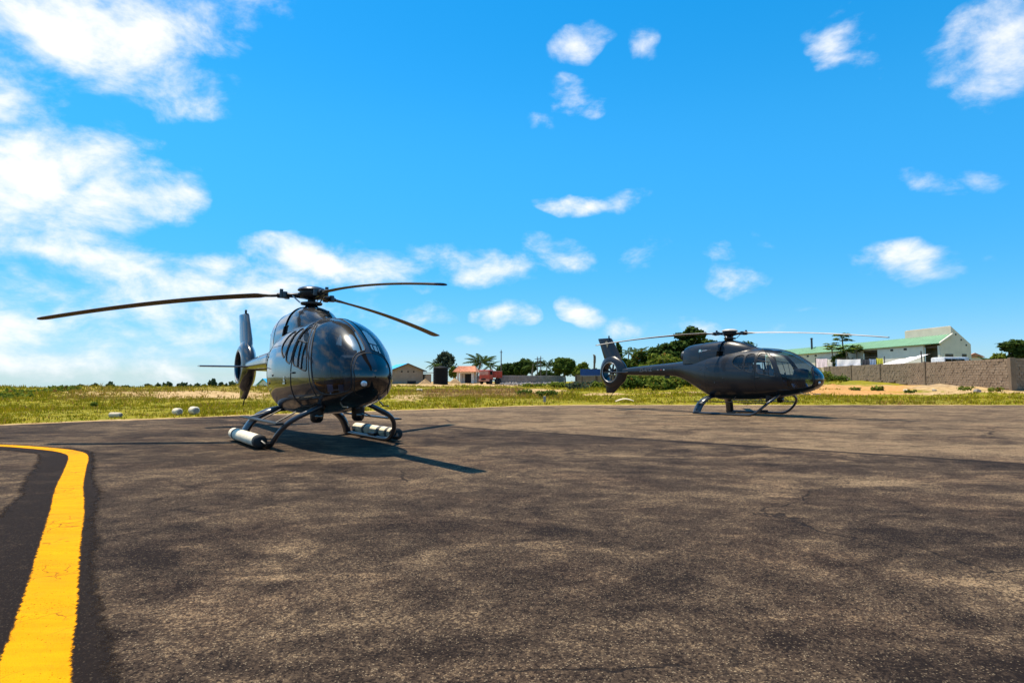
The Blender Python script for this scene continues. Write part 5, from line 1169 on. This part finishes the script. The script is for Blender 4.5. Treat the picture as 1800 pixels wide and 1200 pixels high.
# black water tank
tx, ty = at(775, 98); tz = hz(tx, ty); th_ = zrow(644.5,98)-tz; tk = empty('water_tank', (tx, ty, tz), 0, label='black ribbed cylindrical water tank beside the block house', cat='water tank'); rt = 1.18
pr = [(.01,-.1),(rt,-.1)]
for k in range(8): zz = .1+(th_-.35)*k/7; pr += [(rt,zz-.08),(rt+.035,zz),(rt,zz+.08)]
pr += [(rt*.93,th_-.1),(rt*.6,th_),(.36,th_+.05)]
g = G(); g.lathe(pr, (0,0,0), 30); g.build('shell', 'tank_black', tk, True, 30); g = G(); g.lathe([(.36,th_+.02),(.38,th_+.1),(.3,th_+.15),(.01,th_+.16)], (0,0,0), 20); g.build('lid', 'tank_black', tk, True, 40)
g = G(); g.tube([(-1.22,-.2,0),(-1.22,-.2,th_-.3),(-1.1,-.2,th_-.2)], .035, 6); g.build('pipe', 'grey_lip', tk)
# pavilion with tiled roof
gx, gy = at(818, 112); gz = hz(gx, gy); pv = empty('pavilion', (gx, gy, gz), R(-8), label='white columned gate pavilion with orange tiled roof left of the red lorry', cat='pavilion'); q = 112/FPX; ez, rz_ = zrow(653.5,112)-gz, zrow(646.5,112)-gz
for xx in (-13*q,13*q):
    for yy in (0,2.6): g = G(); g.bbox((xx,yy,ez/2-.1), (.42,.42,ez+.25), .03); g.build('column', 'wall_white', pv)
g = G(); g.box((0,0,ez-.12), (26*q,.36,.3)); g.build('lintel', 'wall_white', pv); g = G(); g.box((0,2.62,ez/2), (24*q,.2,ez)); g.build('back_wall', 'wall_white', pv); g = G(); g.box((.1,2.48,ez*.42), (13*q,.12,ez*.8)); g.build('gate_opening', 'opening_dark', pv)
g = G(); hx_ = 21*q; hy_ = 2.2; rdg = 15*q
g.add([(-hx_,1.3-hy_,ez),(hx_,1.3-hy_,ez),(hx_,1.3+hy_,ez),(-hx_,1.3+hy_,ez),(-rdg,1.3,rz_+.35),(rdg,1.3,rz_+.35)], [(0,1,5,4),(1,2,5),(2,3,4,5),(3,0,4),(3,2,1,0)]); prf = g.build('roof', 'roof_tile', pv)
for k in range(16): xx = -hx_+.15+(2*hx_-.3)*k/15; g = G(); t0 = Vector((xx,1.3-hy_-.02,ez+.05)); t1 = Vector((max(-rdg,min(rdg,xx*.75)),1.3,rz_+.38)); g.tube([t0,t1], .06, 6); g.build('tile_rib', 'roof_tile', prf)
lx_, ly_ = at(850,116); g = G(); zz = hz(lx_,ly_); g.box((0,0,.55), (4.2,.2,1.5)); o = g.build('low_gate_wall', 'stone_grey'); o.location = (lx_-1.2,ly_,zz); tag(o, 'short grey wall between the pavilion and the red lorry', 'wall')
# red lorry
tx, ty = at(862, 106); tz = hz(tx, ty); lr = empty('red_lorry', (tx, ty, tz), R(-118), label='red tipper lorry parked beside the pavilion', cat='lorry')
g = G(); g.bbox((-.9,0,1.75), (3.0,2.1,1.15), .05); bed = g.build('tipper_body', 'truck_red', lr)
for k in range(6):
    for sy in (-1,1): g = G(); g.box((-2.25+.53*k,sy*1.09,1.75), (.10,.08,1.1)); g.build('body_rib', 'truck_red', bed)
for k in range(4): g = G(); g.box((2*0-2.43,-.75+.5*k,1.75), (.07,.09,1.05)); g.build('tailgate_rib', 'truck_red', bed)
g = G(); g.box((-.9,0,2.35), (3.1,2.2,.08)); g.build('body_rim', 'truck_dust', bed)
g = G(); g.bbox((1.45,0,1.65), (1.45,2.05,1.75), .12); cb = g.build('cab', 'truck_red', lr, True, 40)
g = G(); g.bbox((2.19,0,1.98), (.05,1.75,.66), .015); g.build('wind_screen', 'truck_dust', cb)
for sy in (-1,1): g = G(); g.bbox((1.5,sy*1.03,1.98), (.8,.04,.6), .01); g.build('side_window', 'car_glass', cb)
g = G(); g.box((0,0,.85), (5.0,.8,.25)); g.build('chassis', 'black_metal', lr); g = G(); g.bbox((2.2,0,.72), (.2,2.1,.35), .04); g.build('bumper', 'truck_dust', lr)
for xx in (-1.7,-.6,1.5):
    for sy in (-.9,.9): g = G(); g.lathe([(.001,-.16),(.35,-.16),(.48,-.12),(.5,0),(.48,.12),(.35,.16),(.001,.16)], (xx,sy,.5), 18, 'y'); wh = g.build('wheel', 'tyre', lr, True, 40); g = G(); g.lathe([(.001,-.18),(.2,-.175),(.24,-.15)], (xx,sy,.5), 12, 'y'); g.build('rim', 'truck_dust', wh, True)

# ------------------------------------------------------------------ small things on the verge
def drum(lab, px, py_base, rz_, L, rad_):
    dp = 1.118*FPX/(py_base-671.5)*1.03; x, y = at(px, dp); z0_ = hz(x, y); T = empty('concrete_drum', (x, y, z0_+.0), rz_, label=lab, cat='drum', group='white concrete drums on the verge')
    g = G(); r = random.Random(px); g.lathe([(.01,-L/2),(rad_*.55,-L/2),(rad_*.9,-L*.47),(rad_,-L*.38),(rad_*1.02,0),(rad_,L*.38),(rad_*.92,L*.46),(rad_*.75,L/2),(.01,L/2)], (0,0,rad_*.86), 18, 'x'); g.V = [(v[0]*(1+.02*r.random()), v[1]*(1+.05*r.random()), v[2]*(1+.04*r.random())) for v in g.V]
    g.build('drum_body', 'stone_white', T, True, 60); g = G(); g.lathe([(rad_*.7,0),(rad_*.66,.03),(.01,.035)], (L/2-.005,0,rad_*.86), 16, 'x'); g.build('drum_end', 'stone_grey', T, True, 40); return T  # grey colour on the right end paints in its shaded side
drum('left one of two white concrete drums lying on the verge', 315, 732, R(-38), .36, .115)
drum('right one of two white concrete drums lying on the verge', 344, 731.5, R(-42), .37, .13)
drum('weathered pale drum half hidden in the grass left of the pair', 207, 737, R(-10), .38, .08)
mx_, my_ = at(957, 31.5); g = G(); g.bbox((0,0,.13), (.14,.12,.36), .03); o = g.build('marker_stub', 'stone_grey'); o.location = (mx_, my_, hz(mx_, my_)); tag(o, 'small grey marker stub on the verge between the helicopters', 'marker')
# pale broken plank lying on the grass under the charcoal tail
dx_, dy_ = at(1095, 31.5); g = G(); P = spline([(-.42,0,.02),(-.2,.02,.10),(.05,.03,.15),(.3,.0,.12),(.55,-.02,.03)], 4); g.tube(P, [.05+.03*math.sin(math.pi*i/16) for i in range(17)], 8, flat=(2.6,.5), up=(0,0,1)); o = g.build('pale_debris', 'stone_white', None, True); o.location = (dx_, dy_, hz(dx_, dy_)+.02); tag(o, 'pale curved piece of debris on the grass under the charcoal tail', 'debris')
sx_, sy_ = at(738, 52); g = G(); g.bbox((0,0,.08), (.5,.3,.24), .09, Euler((.2,.1,.4)).to_matrix()); o = g.build('pale_rock', 'stone_white', None, True); o.location = (sx_, sy_, hz(sx_, sy_)); tag(o, 'pale rock on the bank below the block house', 'rock')
for i, (px, dp, s) in enumerate(((1505,46,.25),(1640,44,.22),(1715,42,.3),(1590,45,.2),(1402,41,.25))):
    x, y = at(px, dp); g = G(); g.bbox((0,0,s*.25), (s*1.6,s,s*.8), s*.22, Euler((.2*i,.1,.7*i)).to_matrix()); o = g.build('rock', 'stone_white' if i % 2 else 'stone_grey', None, True); o.location = (x, y, hz(x, y)); tag(o, f"{('second','fourth','rightmost','third','leftmost')[i]} from the left of five small rocks on the sandy strip before the block wall" if i != 2 and i != 4 else f"{('','','rightmost','','leftmost')[i]} of five small rocks on the sandy strip before the block wall", 'rock', 'rocks on the sandy strip')
